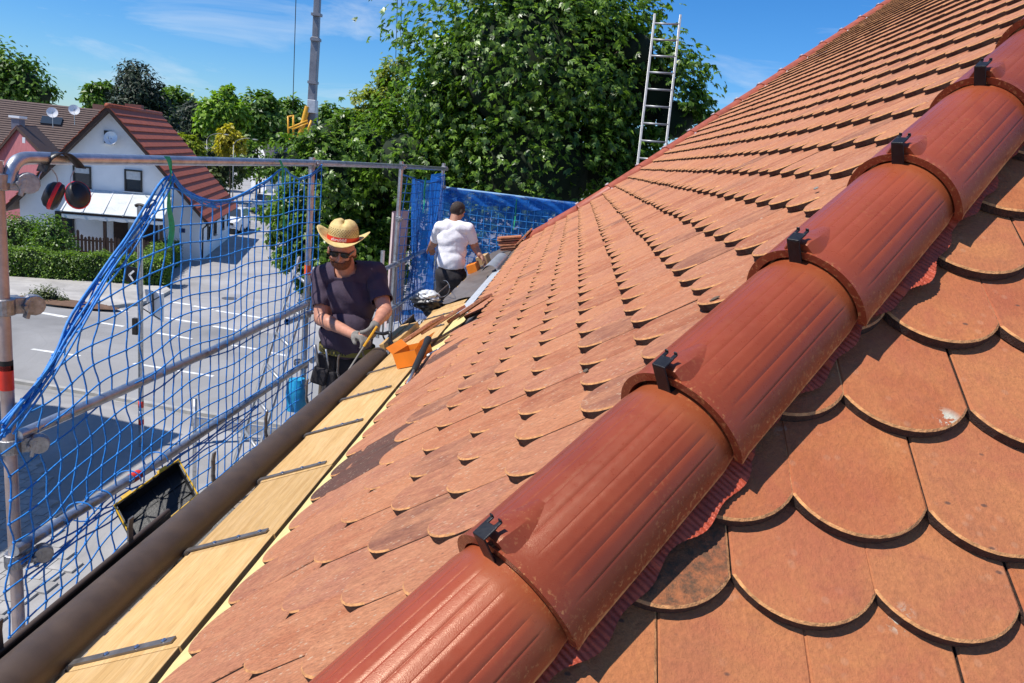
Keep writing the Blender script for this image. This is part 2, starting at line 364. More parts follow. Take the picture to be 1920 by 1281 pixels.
for j, uu in enumerate(ROWS):
    e = (ROWS[j + 1] - uu) if j + 1 < len(ROWS) else .168
    e = max(e, .14); tilt = (TT + .0015) / min(e, .19)
    if j == 0: tilt = .02
    x = uu * c1; y0 = -2.5; 
    k0 = math.ceil((y0 - OFFS[j]) / .182)
    y = OFFS[j] + k0 * .182
    while y < far_y(x) - .02:
        P = U1 * uu + A(0, y, 0); yy = y; y += .182
        if side(P + U1 * .25) > .06 and side(P) > .12: continue
        if j < 1 and yy > 2.35: continue
        if j == 1 and 2.75 < yy < 3.1: continue
        jy = rr.gauss(0, .002); ju = rr.gauss(0, .0035); rot = rr.gauss(0, .007); tl = tilt + rr.gauss(0, .003)
        O = P + U1 * ju + A(0, jy, 0) + N1 * (abs(rr.gauss(0, .0012)) + .0005)
        out = tile_outline(rr.choice((0, -.001, .001, -.002)), rr.choice((.066, .069, .072)))
        Rm = R_MAIN @ rotm((0, 0, 1), rot)
        f = lambda a, b, O=O, Rm=Rm: -side(O + Rm @ A(a, b, 0)) + .035
        cl = clip_poly(out, f) if min(f(a, b) for a, b in out) < 0 else out
        if len(cl) < 3: continue
        px, py, d = pixd(O + U1 * .08)
        vis = (-60 < px < 1980 and -60 < py < 1340)
        sc = (1. if vis else .001) * (abs(N1 @ unit(O - CAM)) + .05) / d ** 2
        dk = False
        for (qx, qy, qr) in ((650, 868, 22), (630, 905, 22), (845, 655, 12), (800, 690, 14)):
            if (px - qx) ** 2 + (py - qy) ** 2 < qr * qr: dk = True
        cand.append((sc, O, Rm, cl, tl, 'D' if dk else 'M'))
# front (hip-end) slope
RB = [(-.245, .0945), (-.085, .184), (.078, .0945), (.204, .184), (.378, .0945), (.545, .184), (.710, .0945), (.875, .184), (1.04, .0945), (1.2, .184), (1.37, .0945), (1.53, .184)]
for j, (v, xo) in enumerate(RB):
    e = (RB[j + 1][0] - v) if j + 1 < len(RB) else .165; tilt = (TT + .002) / e
    for k in range(-12, 16):
        x = xo + k * .179
        # cusp height -> tip sits one sagitta lower
        O0 = A(x, HIP_F[1], HIP_F[2]) + V2 * (v - .055)
        if side(O0 + V2 * .1) < -.14: continue
        px, py, d = pixd(O0 + V2 * .08)
        if px > 2300 or py > 1750 or d < .2: continue
        O = O0 + A(rr.gauss(0, .002), 0, 0) + V2 * rr.gauss(0, .003) + N2 * .001
        Rm = R_FRONT @ rotm((0, 0, 1), rr.gauss(0, .008)); out = tile_outline(.0022, .055); tl = tilt + rr.gauss(0, .004)
        f = lambda a, b, O=O, Rm=Rm: side(O + Rm @ A(a, b, 0)) + .035
        cl = clip_poly(out, f) if min(f(a, b) for a, b in out) < 0 else out
        if len(cl) < 3: continue
        cand.append((50 / d ** 2 if (-150 < px < 2050 and py < 1450) else .01, O, Rm, cl, tl, 'B' if (px - 1275) ** 2 + (py - 1010) ** 2 < 70 ** 2 else 'F'))
cand.sort(key=lambda q: -q[0])
cache = {}
rest = MB()
for i, (sc, O, Rm, P, tl, mk) in enumerate(cand):
    if i < 300:
        mat = {'M': M_TILE, 'D': M_TILE_D, 'F': M_TILE_F, 'B': M_TILE_FD}[mk]
        key = (len(P), round(P[-1][0], 3), round(P[7][1], 4) if len(P) == 17 else i, round(tl, 2), mk)
        if len(P) != 17: key = i
        if key not in cache:
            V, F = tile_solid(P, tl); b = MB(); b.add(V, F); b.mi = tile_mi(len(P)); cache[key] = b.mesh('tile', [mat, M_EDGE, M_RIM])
        ob = bpy.data.objects.new('tile', cache[key]); COL.objects.link(ob); ob.parent = roof
        q = O - RL; ob.matrix_local = Matrix([[*Rm[0], q[0]], [*Rm[1], q[1]], [*Rm[2], q[2]], [0, 0, 0, 1]])
    else:
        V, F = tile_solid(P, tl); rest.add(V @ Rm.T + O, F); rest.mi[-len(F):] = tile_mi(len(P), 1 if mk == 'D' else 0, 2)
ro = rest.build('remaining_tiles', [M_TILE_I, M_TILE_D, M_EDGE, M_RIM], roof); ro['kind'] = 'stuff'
# ------------------------------------------------------------------ sheathing under the tiles, other slopes of the roof
def mp_(uu, y, off): return U1 * uu + A(0, y, 0) + N1 * off
def hip_pt(t, off): return HIP_F + HIP_D * t - NB * off
b = MB()
tb = (-.70 - HIP_F[2]) / HIP_D[2]; E0 = hip_pt(tb, 0)
UT = 5.0                                               # ridge height as slope length
SH = -.085
TOPX, TOPZ = UT * c1, UT * s1
hz = lambda z: HIP_F + HIP_D * ((z - HIP_F[2]) / HIP_D[2])
rA = U1 * 6.6 + N1 * SH
h_hi = hz(rA[2] + .1)
main_far = [A(x, far_y(x), 0) * A(1, 1, 0) + A(0, 0, x * s1 / c1) + N1 * SH for x in (5.19, .7, .1, -.8)]
b.face([A(-.80, E0[1], -.80 * s1 / c1) + N1 * SH, A(5.19, h_hi[1] + .25, 5.19 * s1 / c1) + N1 * SH] + main_far)
fr0 = E0 + N2 * SH; W2 = 11.2
b.face([fr0 + A(.05, 0, 0), A(W2, fr0[1], fr0[2]), A(W2 - 5.6, fr0[1] + V2[1] * 6.2, fr0[2] + V2[2] * 6.2), HIP_F + HIP_D * 7.2 + N2 * SH + A(.05, 0, 0)])
b.face([A(5.19, h_hi[1], 5.19 * s1 / c1 - .15), A(W2, -1.3, -.75), A(W2, 8.5, -.75), A(5.19, far_y(5.19), 5.19 * s1 / c1 - .15)])
b.face([A(-.8, far_y(-.8) + .02, -.75), A(5.19, far_y(5.19), 5.19 * s1 / c1 - .15), A(W2, 8.5, -.75)])
b.build('sheathing', M_BLACK, roof)
# ------------------------------------------------------------------ hip caps
def hip_cap(k):
    O = HIP_A + HIP_D * (k * HIP_E) + NB * random.gauss(0, .0012); b = MB(); G = []; wear = []; und = []
    ph = []; gro = []
    N_ = 88
    gcent = [math.radians(g) for g in (-62, -47, -33, -20, -8, 4, 16, 28, 41, 54, 68)]
    ph = sorted([math.radians(-98 + 196 * i / 36) for i in range(37)] + [g + math.radians(q) for g in gcent for q in (-.75, -.2, .2, .75)]); N_ = len(ph) - 1
    ts = [0, .004, .012, .022, .03, .05, .12, .20, .27, .298, .306, .318, .34, .365]
    yaw = random.gauss(0, .006)
    def ring(t, inner):
        R = .1005 - .013 * t / .36; Rn = .0985 - .013 * t / .36
        if t < .02: R += .0025 * (1 - t / .02) ; Rn += .0025 * (1 - t / .02)
        if t > .306: R -= .004 * min(1, (t - .306) / .03); Rn -= .004 * min(1, (t - .306) / .03)
        if inner: R -= .013; Rn -= .013
        row = []
        for p in ph:
            g = 0
            if not inner and .03 < t < .30:
                for gc in gcent: g = max(g, min(1, 1.36 - abs(p - gc) / math.radians(.55)))
            dd = .00055 * max(0, g)
            pp = p
            s_ = (R - dd) * math.sin(pp); n_ = (Rn - dd) * math.cos(pp) - .0985
            if abs(p) > math.radians(86): s_ = math.copysign((R - dd), p) * (1 if abs(p) < math.radians(97) else .985)
            row.append(O + SD * (s_ + yaw * (t - .18)) + NB * n_ + HIP_D * t)
        return row
    outer = [ring(t, False) for t in ts]; inner = [ring(t, True) for t in ts]
    b.grid(outer); nO = len(ts) * (N_ + 1)
    for t in ts:
        for p in ph:
            wv = smoothstep(abs(p), math.radians(66), math.radians(99)) * .62
            if abs(p) > math.radians(95): wv = 1.
            if t > .33: wv = max(wv, .55)
            if t < .008: wv = max(wv, .35)
            if p < 0: wv *= .6
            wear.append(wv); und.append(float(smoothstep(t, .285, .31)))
    b.grid(inner[::-1]); wear += [.2] * nO; und += [0.] * nO
    # end rims and long edges
    for a, c, fl in ((outer[0], inner[0], 0), (outer[-1], inner[-1], 1)):
        q = [c, a] if not fl else [a, c]
        b.grid(q); wear += [.45] * (2 * (N_ + 1)); und += [0.] * (2 * (N_ + 1))
    for idx in (0, N_):
        a = [r_[idx] for r_ in outer]; c = [r_[idx] for r_ in inner]
        b.grid([c, a] if idx else [a, c]); wear += [1.] * (2 * len(ts)); und += [0.] * (2 * len(ts))
    # nib that carries the clip: a wedge that fades back into the cap
    nib = []
    for (t, hgt, wd) in ((.004, .014, .020), (.012, .017, .023), (.035, .010, .021), (.060, .003, .016), (.085, -.003, .008)):
        nib.append([O + SD * (q * wd) + NB * (z_ * (hgt + .006) - .006) + HIP_D * t for q, z_ in ((-1.35, 0), (-.75, .9), (0, 1), (.75, .9), (1.35, 0))])
    b.grid(nib); b.face([nib[0][i] for i in range(5)][::-1]); wear += [.1] * 30; und += [0.] * 30
    me = b.mesh('hip_cap', M_HIP, True, O)
    for nm, dat in (('wear', wear), ('under', und)):
        at_ = me.attributes.new(nm, 'FLOAT', 'POINT'); at_.data.foreach_set('value', np.array(dat, np.float32))
    me.set_sharp_from_angle(angle=math.radians(38))
    o = bpy.data.objects.new('hip_cap', me); COL.objects.link(o); o.parent = roof; o.location = Vector(O - RL)
    # black clip: strap over the rim, plate on the nib, two prongs
    cb = MB(); Rm = np.c_[SD, NB, HIP_D]
    cb.xf(Rm, O)
    w_ = .021
    cb.box((0, .003, -.0065), (w_, .045, .0028)); cb.box((0, .0255, .003), (w_, .0028, .0215))
    cb.box((-.0075, .0258, .0165), (.0055, .0026, .012)); cb.box((.0075, .0258, .0165), (.0055, .0026, .012))
    cb.box((-.0075, .0280, .0215), (.0055, .0055, .0022)); cb.box((.0075, .0280, .0215), (.0055, .0055, .0022))
    cb.box((0, -.0175, .006), (w_, .0028, .028))
    cb.build('clip', M_CLIP, o, bevel=.0012)
    return o
for k in range(-2, 7): hip_cap(k)
# crepe flashing on the right of the hip
b = MB(); G = []
tt = np.arange(-.75, 2.0, .0017)
for t in tt:
    edge = .074 + .010 * math.sin(t * 9.0) * .8 + .006 * math.sin(t * 23 + 1) + .004 * math.sin(t * 61)
    step = ((t * .77 + .05) % .165) / .165
    row = []
    for q in np.linspace(0, 1, 9):
        s_ = -.03 + q * (edge + .03); z = .030 + .008 * (1 - q) - .012 * q * step + .0011 * math.sin(t * 2 * math.pi / .0085 + 1.5 * math.sin(t * 37)) * (.4 + .6 * q) + .002 * math.sin(t * 83 + q * 4) * q + .0007 * math.sin(t * 390 + q * 9)
        F_ = HIP_F + HIP_D * t; row.append(F_ + SD * s_ * 1.12 + NB * (-abs(s_) * math.tan(math.radians(26.5))) + N2 * z)
    G.append(row)
b.grid(G); b.build('flashing_strip', M_FLASH, roof, smooth=True)
# grey mastic blobs / leaves stuck on the main slope
# ------------------------------------------------------------------ far edge caps
M_CAPR = simple('red ridge clay', (.34, .085, .045), .5, 0, .2, 12, .1, 200)
M_WHITE = simple('white paint', (.8, .8, .8), .5, 0, .05)
def far_pt(x): return A(x, far_y(x), x * s1 / c1)
xs = np.linspace(-.55, 5.4, 600); pl = np.array([far_pt(x) for x in xs]); sg = np.r_[0, np.cumsum(np.linalg.norm(np.diff(pl, axis=0), axis=1))]
for k in range(int(sg[-1] / .46)):
    p0 = np.array([np.interp(k * .46, sg, pl[:, i]) for i in range(3)]); p1 = np.array([np.interp(k * .46 + .49, sg, pl[:, i]) for i in range(3)])
    d_ = unit(p1 - p0); up_ = unit(N1 - (N1 @ d_) * d_); sd_ = np.cross(d_, up_); b = MB(); G = []
    Ln = np.linalg.norm(p1 - p0)
    for t, r_ in ((0, .098), (.012, .098), (.02, .092), (Ln, .084)):
        G.append([p0 + d_ * t + sd_ * r_ * math.sin(a) + up_ * (r_ * math.cos(a) * .8 - .005) for a in np.linspace(-1.75, 1.75, 17)])
    b.grid(G); b.face(G[0][::-1]); b.face(G[-1])
    cp = b.build('ridge_cap', M_CAPR, roof, smooth=True, auto=40)
    c_ = MB(); sgn = -1 if (CAM - p0) @ sd_ < 0 else 1
    c_.bar(p0 + up_ * .078 - d_ * .004, p0 + up_ * .078 + d_ * .035, .03, .012, up_); c_.box(p0 + sd_ * (.09 * sgn) + up_ * .0, (.02, .02, .03))
    c_.build('clip', M_WHITE, cp)
# ================================================================== eave of the roof
BR_Y = [-1.09, -.545, 0., .55, 1.10, 1.60, 2.12, 2.64, 3.16, 3.68, 4.2]
edges_y = [-1.35] + [y - .03 for y in BR_Y] + [4.55]
for a_, b_ in zip(edges_y[:-1], edges_y[1:]):
    jz = random.gauss(0, .0015); ww = random.gauss(0, .004); b = MB()
    P = [eave(0.0 + ww * .5, a_ + .002, jz), eave(0.0 + ww * .5, b_ - .002, jz), eave(-.29 + ww, b_ - .002, jz), eave(-.29 + ww, a_ + .002, jz)]
    b.prism([p - SPK_N * .024 for p in P][::-1], SPK_N * .024)
    b.build('eave_board', M_WOOD, roof, bevel=.0015)
b = MB(); G = []
for y in np.arange(-1.6, 4.6, .1):
    G.append([mp_(-1.034 + random.gauss(0, .0025), y, -.05), mp_(-1.032 + random.gauss(0, .0025), y, -.012), mp_(-.86, y, -.012)])
b.grid(G[::-1]); b.build('fibre_strip', M_CREAM, roof)
b = MB(); b.prism([eave(-.0, -1.6, -.05), eave(-.0, 8, -.05), eave(.06, 8, -.05), eave(.06, -1.6, -.05)], A(0, 0, -.01)); b.build('gap_shade_strip', M_GAP, roof)
def bracket(y):
    b = MB(); Rm = np.c_[SPK_U, A(0, 1, 0), SPK_N]
    b.box(eave(-.165, y, .0045), (.27, .023, .005), Rm)
    e0 = eave(-.30, y, .0045)
    cx, cz, R = -1.200, -.775, .087
    pts = [e0, A(-1.112, y, -.79)]
    for a in np.linspace(math.radians(-5), math.radians(-190), 16): pts.append(A(cx + R * math.cos(a), y, cz + R * math.sin(a)))
    pts.append(A(cx - R + .000, y, cz + .055)); pts.append(A(cx - R + .004, y, cz + .085))
    for p0, p1 in zip(pts[:-1], pts[1:]): b.bar(p0, p1 + unit(p1 - p0) * .002, .025, .005, (0, 1, 0)) if False else b.bar(p0, p1 + unit(p1 - p0) * .002, .005, .025, (0, 1, 0))
    o = b.build('gutter_bracket', M_STRAP, roof)
    for wd in (-.055, -.125, -.205):
        s = MB(); s.lathe([(.006, 0), (.0075, .0015), (.006, .004), (.002, .005)], eave(wd, y, .007), SPK_N, 10); s.build('screw', M_SCREW, o)
for y in BR_Y: bracket(y)
# gutter already hung in its brackets
def trough(c0, c1_, R, up=1, a0=0., a1=math.pi, th=.0025, bead=True, n=20):
    d_ = unit(c1_ - c0); sx = unit(np.cross(d_, A(0, 0, 1))); b = MB(); G = []
    for r_, m in ((R, 0), (R - th, 1)):
        ring = [[c + sx * (r_ * math.cos(a)) + A(0, 0, 1) * (-up * r_ * math.sin(a)) for a in np.linspace(a0, a1, n)] for c in (c0, c0 * .67 + c1_ * .33, c0 * .33 + c1_ * .67, c1_)]
        G.append(ring)
    b.grid(G[0], 0); b.grid(G[1][::-1], 1)
    for e in (0, -1): b.grid([G[0][e], G[1][e]], 0)
    if bead: b.path([c0 - sx * (R + .004), c1_ - sx * (R + .004)], .0085, 10)
    return b
gt = trough(A(-1.205, -1.4, -.772), A(-1.205, .78, -.775), .080)
gt.build('gutter', [M_GUTTER, M_GUTIN], roof, smooth=True, auto=50)
# loose gutter length lying upside down
gl = trough(A(-1.180, -1.1, -.757), A(-1.176, 3.15, -.812), .062, up=-1, a0=-.15, a1=math.pi + .15, bead=True, n=30)
tag(gl.build('gutter_length', [M_GUTTER, M_GUTIN], None, smooth=True, auto=50), 'long dark brown gutter length lying upside down along the eave boards', 'gutter')
# house under the roof
M_PLAST = simple('pale plaster', (.62, .58, .50), .9, 0, .06, 3, .3, 120)
hb = MB(); hb.box(((W2 - .45) / 2 - .2, (far_y(-.8) - .9) / 2, (ZG - .8) / 2), (W2 - .3, far_y(-.8) - .2, -.8 - ZG))
own = thing('building', 'plastered building carrying the orange tiled roof', 'building', (W2 / 2 - .4, 3.5, ZG))
hb.build('wall', M_PLAST, own)
sb = MB(); sb.prism([A(-1.08, -1.35, -.83), A(-1.08, far_y(-.8), -.83), A(-.3, far_y(-.8), -.83), A(-.3, -1.35, -.83)], A(0, 0, -.02)); sb.build('soffit', M_WOOD, own)
# ================================================================== scaffold
M_GALV = simple('galvanised tube', (.50, .51, .53), .33, .85, .22, 18, .08, 200, dirt=(.20, .17, .15))
M_RUSTY = simple('worn galvanised post', (.47, .37, .33), .5, .55, .25, 9, .1, 150, dirt=(.30, .17, .12))
M_COUP = simple('forged coupler', (.34, .34, .35), .42, .85, .3, 40, .25, 160, dirt=(.12, .10, .09))
M_RED = simple('red paint', (.62, .03, .012), .5, 0, .15, 30)
M_ORANGE = simple('orange sticker', (.85, .12, .02), .5, 0, .1, 30)
M_PLANK = wood_mat('grey scaffold plank', (.30, .25, .20), (.22, .18, .15), (.36, .31, .26))
SP_D = unit(A(.031, 1, 0)); SP_P = A(-2.086, 4.398, .3); SP_N = A(SP_D[1], -SP_D[0], 0)
def sp(px, py, off=0.):
    d = CM @ np.array([(px - 960) / FP, (py - 640.5) / FP, 1.0]); t = (SP_N @ (SP_P - CAM) + off) / (SP_N @ d); return CAM + t * d
def spy(y, z=0., off=0.): t = (y - SP_P[1]) / SP_D[1]; p = SP_P + SP_D * t + SP_N * off; p[2] = z; return p
scaf = thing('scaffold', 'galvanised tube scaffold with guard rails along the eave', 'scaffold', spy(4.4, ZG))
PY = [1.23, 4.40, 7.10, 9.42]
for i, y in enumerate(PY):
    b = MB(); p = spy(y); b.path([A(p[0], p[1], ZG), A(p[0], p[1], -2.4), A(p[0], p[1], .285 if i == 0 else .345)], .0243, 14)
    pob = b.build('post', M_RUSTY if i == 0 else M_GALV, scaf, smooth=True, auto=50)
    for z, h_, m in ([(-.545, .10, M_RED), (-.495, .04, M_BLACK)] if i == 0 else ([(-.52, .075, M_ORANGE)] if i == 1 else [])):
        t = MB(); t.path([A(p[0], p[1], z - h_ / 2), A(p[0], p[1], z + h_ / 2)], .0252, 14); t.build('tape', m, pob, smooth=True, auto=50)
# inner posts hidden below eave level
for y in PY:
    b = MB(); p = spy(y, off=.72); b.path([A(p[0], p[1], ZG), A(p[0], p[1], -1.9)], .0243, 10); b.build('post', M_GALV, scaf, smooth=True, auto=50)
def rail(pts, m=M_GALV, r=.0243): b = MB(); b.path(pts, r, 14); return b.build('guardrail', m, scaf, smooth=True, auto=50)
r0 = .03
def curve(pts, n=8):
    P = np.array(pts, float); out = []
    for i in range(len(P) - 1):
        a, b_, c, d = P[max(i - 1, 0)], P[i], P[i + 1], P[min(i + 2, len(P) - 1)]
        for t in np.linspace(0, 1, n, endpoint=False):
            out.append(.5 * ((2 * b_) + (-a + c) * t + (2 * a - 5 * b_ + 4 * c - d) * t * t + (-a + 3 * b_ - 3 * c + d) * t ** 3))
    out.append(P[-1]); return out
el = [sp(17, 345, r0), sp(20, 325, r0), sp(27, 308, r0), sp(42, 298, r0), sp(70, 296.5, r0), sp(120, 298, r0)]
rail(curve(el) + [sp(300, 301, r0), sp(596, 306, r0)])
rail([sp(600, 306, r0), sp(752, 312, r0), sp(838, 317, r0)])
rail([sp(33, 818, r0), sp(390, 661, r0), sp(573, 571, r0)]); rail([spy(4.5, -.79, r0), spy(7.1, -.78, r0)]); rail([spy(7.15, -.78, r0), spy(9.45, -.78, r0)])
r2 = rail([sp(26, 1033, r0), sp(107, 983, r0), sp(300, 865, r0), sp(573, 680, r0)]); rail([spy(4.5, -1.285, r0), spy(7.1, -1.285, r0)]); rail([spy(7.15, -1.285, r0), spy(9.45, -1.285, r0)])
t = MB(); q0, q1 = sp(245, 898.5, r0), sp(260, 889.5, r0); t.path([q0, q1], .0254, 14); t.build('tape', M_RED, r2, smooth=True, auto=50)
# stub tube pointing at the viewer by the second post
b = MB(); s0 = at(538, 604, 4.1); s1_ = at(578, 588, 4.45); b.path([s0, s1_], .0243, 14, cap=False); b.path([s0, s1_], .021, 14, cap=False, m=1); b.build('stub_tube', [M_GALV, M_BLACK], scaf, smooth=True)
def coupler(P, axis=(0, 0, 1), turn=0., s=1.0):
    b = MB(); Rz = np.c_[frame(axis)] if False else np.array(frame(axis)).T; b.xf(Rz @ rotm((0, 0, 1), turn), P)
    b.lathe([(.029 * s, -.026 * s), (.034 * s, -.024 * s), (.034 * s, .024 * s), (.029 * s, .026 * s)], (0, 0, 0), (0, 0, 1), 18)
    b.box((.046 * s, 0, 0), (.034 * s, .018 * s, .050 * s)); b.box((.040 * s, .028 * s, .006), (.026 * s, .040 * s, .040 * s))
    b.tube((.052 * s, -.035 * s, 0), (.052 * s, .055 * s, 0), .0065 * s, n=8); b.lathe([(.012 * s, 0), (.012 * s, .011 * s)], (.052 * s, .04 * s, 0), (0, 1, 0), 6)
    b.box((.066 * s, -.006 * s, -.012 * s), (.012 * s, .03 * s, .058 * s), rotm((0, 1, 0), .25)); b.lathe([(.031 * s, -.020 * s), (.034 * s, 0), (.031 * s, .02 * s)], (.082 * s, .0, .0), (0, 1, 0), 14)
    return b.build('coupler', M_COUP, scaf, bevel=.002)
p0 = spy(PY[0])
for z, tn, s in ((sp(5, 340)[2], 2.3, 1.2), (sp(5, 575)[2], 2.5, 1.25), (-.83, 2.2, 1.2), (-1.33, 2.4, 1.2)): coupler(A(p0[0], p0[1], z), (0, 0, 1), tn, s)
p1_ = spy(PY[1])
for z, tn, s in ((.30, .3, 1.0), (-.79, -2.4, 1.0), (-.86, .6, .9), (-1.30, -2.2, 1.0)): coupler(A(p1_[0], p1_[1], z), (0, 0, 1), tn, s)
p2_ = spy(PY[2])
for z in (.29, -.28, -.79): coupler(A(p2_[0], p2_[1], z), (0, 0, 1), .5, .95)
p3_ = spy(PY[3])
for z in (.28, .02): coupler(A(p3_[0], p3_[1], z), (0, 0, 1), .4, .95)
for i, xo in enumerate((.06, .30, .54)):
    for y0, y1 in ((-1.6, 1.15), (1.19, 4.38), (4.42, 7.08), (7.12, 9.4)):
        b = MB(); b.prism([spy(y0, -1.82, xo), spy(y1, -1.82, xo), spy(y1, -1.82, xo + .225), spy(y0, -1.82, xo + .225)], A(0, 0, .045)); b.build('deck_plank', M_PLANK, scaf, bevel=.004)
for y in PY:
    b = MB(); b.path([spy(y, -1.85, -.04), spy(y, -1.85, .80)], .0243, 10); b.build('ledger', M_GALV, scaf, smooth=True, auto=50)
# far end of the scaffold
FY = 9.62
b = MB(); b.path([at(829, 352, 9.5), at(960, 368, 9.6), at(1100, 386, 9.7)], .022, 12); b.build('guardrail', simple('blue sleeved tube', (.25, .42, .62), .45, .1), scaf, smooth=True, auto=50)
b = MB(); b.path([at(840, 500, 9.5), at(1000, 520, 9.65)], .022, 12); b.build('guardrail', M_GALV, scaf, smooth=True, auto=50)
b = MB(); q = at(718, 470, 7.6); b.path([A(q[0], q[1], q[2]), A(q[0], q[1], -1.8)], .0243, 12); b.build('post', M_GALV, scaf, smooth=True, auto=50)
# ================================================================== safety nets
def rope_mat(name, c):
    k = NM(name, c, .55, 0, .4); v = k.pos(); k.color(k.ramp(k.noise(v, 60, 3, .6), [(.3, tuple(q * .7 for q in c)), (.7, tuple(min(1, q * 1.25) for q in c))])); k.bump(k.noise(v, 500, 2), .3, .002); return k.m
M_ROPE = rope_mat('blue rope', (.02, .21, .62)); M_ROPED = rope_mat('dark blue rope', (.014, .12, .42))
top_px = [(-12, 845), (0, 800), (40, 745), (80, 690), (120, 622), (160, 560), (200, 500), (240, 440), (280, 378), (315, 318), (332, 345), (365, 366), (400, 378), (430, 374), (470, 358), (505, 336), (528, 312), (545, 328), (565, 336), (585, 327), (603, 308)]
tp = np.array([sp(*q, .045) for q in top_px]); 
def net_top(y): return np.interp(y, tp[:, 1], tp[:, 2])
net1 = MB(); ylo, yhi = 1.14, 4.47; NCOL = 33; NROW = 21
def net_pt(ci, m):
    y = ylo + (yhi - ylo) * ci / NCOL; zt = net_top(y)
    left = smoothstep(3.1 - y, 0, 1.6)
    zb = -1.74 - .02 * left
    z = zb + m * .1 + left * (.155 * (y - 2.3) + .02)
    z = min(z, zt - .0075 * (NROW - m))
    if m == NROW: z = zt
    slack = left * .014 + .002
    yy = y + slack * math.sin(m * 2.1 + ci * .55) + .006 * math.sin(m * 1.3 + ci * 2.2) - left * .02 * math.sin(m * .6)
    off = .045 + left * .012 * math.sin(ci * 1.1 + m * .9) + .01 * math.sin(ci * .8)
    z += .008 * math.sin(ci * .7 + m * .4) if 0 < m < NROW else 0
    p = spy(yy, z, off)
    return p
NP = [[net_pt(c, m) for m in range(NROW + 1)] for c in range(NCOL + 1)]
def sub(a, b_, c, d, n=4): return curve([a, b_, c, d], n)
for c in range(NCOL + 1): net1.path(curve(NP[c], 3), .0040, 5, cap=False)
for m in range(NROW + 1): net1.path(curve([NP[c][m] for c in range(NCOL + 1)], 3), .0040 if m < NROW else .0068, 5, cap=False)
for c in range(0, NCOL + 1):
    for m in range(0, NROW):
        net1.ell(NP[c][m], (.0082, .0082, .0082), None, 6, 4)
for k in range(3):   # ropes gathered along the pulled-down edge and rail
    net1.path([spy(y + .01 * math.sin(y * 9 + k), net_top(y) - .012 - .014 * k + .006 * math.sin(y * 17 + k * 2), .06 + .012 * k) for y in np.linspace(1.15, 2.75, 30)], .0048, 6)
    net1.path([spy(y, np.interp(y, [1.2, 4.3], [-1.335, -1.32]) - .02 * k + .014 * math.sin(y * 11 + k * 2.2), .05 + .02 * k) for y in np.linspace(1.2, 3.4, 40)], .0042, 6)
for yc, zc in ((1.72, -1.29), (1.95, -1.285), (1.58, -1.29), (2.2, -1.28)):    # loops round the rail
    net1.path([spy(yc + .03 * math.cos(a) + .01 * a, zc + .055 * math.sin(a), r0 + .06 * math.cos(a)) for a in np.linspace(0, 5.8, 18)], .0036, 5)
n1o = thing('safety_net', 'coarse blue rope safety net sagging between the two nearest scaffold posts', 'net', spy(2.8, -1.75))
net1.build('mesh', M_ROPE, n1o, smooth=True)
M_GREEN = simple('green strap', (.01, .38, .18), .6, 0, .25, 60)
def ribbon(pts, wd, m, parent, name='strap', th=.002):
    P = curve(pts, 6); b = MB(); G = []
    for i, p in enumerate(P):
        tw = .5 + i * .12; sx = A(.25 * math.sin(tw), math.cos(tw), 0); G.append([p - sx * wd / 2 + A(th, 0, 0), p + sx * wd / 2 + A(th, 0, 0), p + sx * wd / 2, p - sx * wd / 2, p - sx * wd / 2 + A(th, 0, 0)])
    b.grid(G); return b.build(name, m, parent, smooth=True)
ribbon([sp(312, 293, .07), sp(318, 305, .08), sp(320, 335, .08), sp(316, 380, .07), sp(322, 425, .07), sp(318, 462, .07)], .05, M_GREEN, n1o)
ribbon([sp(524, 300, .07), sp(530, 316, .08), sp(529, 345, .08), sp(531, 385, .07), sp(533, 425, .07)], .035, M_GREEN, n1o)
M_SHEET = None
def sheet_mat(name, c, alpha):
    k = NM(name, c, .5, 0, .3); v = k.pos(); n = k.noise(v, 7, 5, .6, 1.2); k.color(k.ramp(n, [(.3, tuple(q * .55 for q in c)), (.7, tuple(min(1, q * 1.3) for q in c))]))
    tr = k.N.new('ShaderNodeBsdfTranslucent'); tr.inputs[0].default_value = (*c, 1); ms = k.N.new('ShaderNodeMixShader'); ms.inputs[0].default_value = .45
    k.L(k.b.outputs[0], ms.inputs[1]); k.L(tr.outputs[0], ms.inputs[2])
    tp_ = k.N.new('ShaderNodeBsdfTransparent'); m2 = k.N.new('ShaderNodeMixShader'); k.L(k.ramp(n, [(.3, min(1, alpha + .12)), (.7, max(0, alpha - .15))]), m2.inputs[0])
    k.L(tp_.outputs[0], m2.inputs[1]); k.L(ms.outputs[0], m2.inputs[2]); k.L(m2.outputs[0], k.N['Material Output'].inputs[0]); k.bump(n, .5, .03); return k.m
M_SHEET = sheet_mat('blue debris netting', (.018, .19, .66), .66); M_SHEET2 = sheet_mat('blue debris netting thin', (.015, .18, .62), .62)
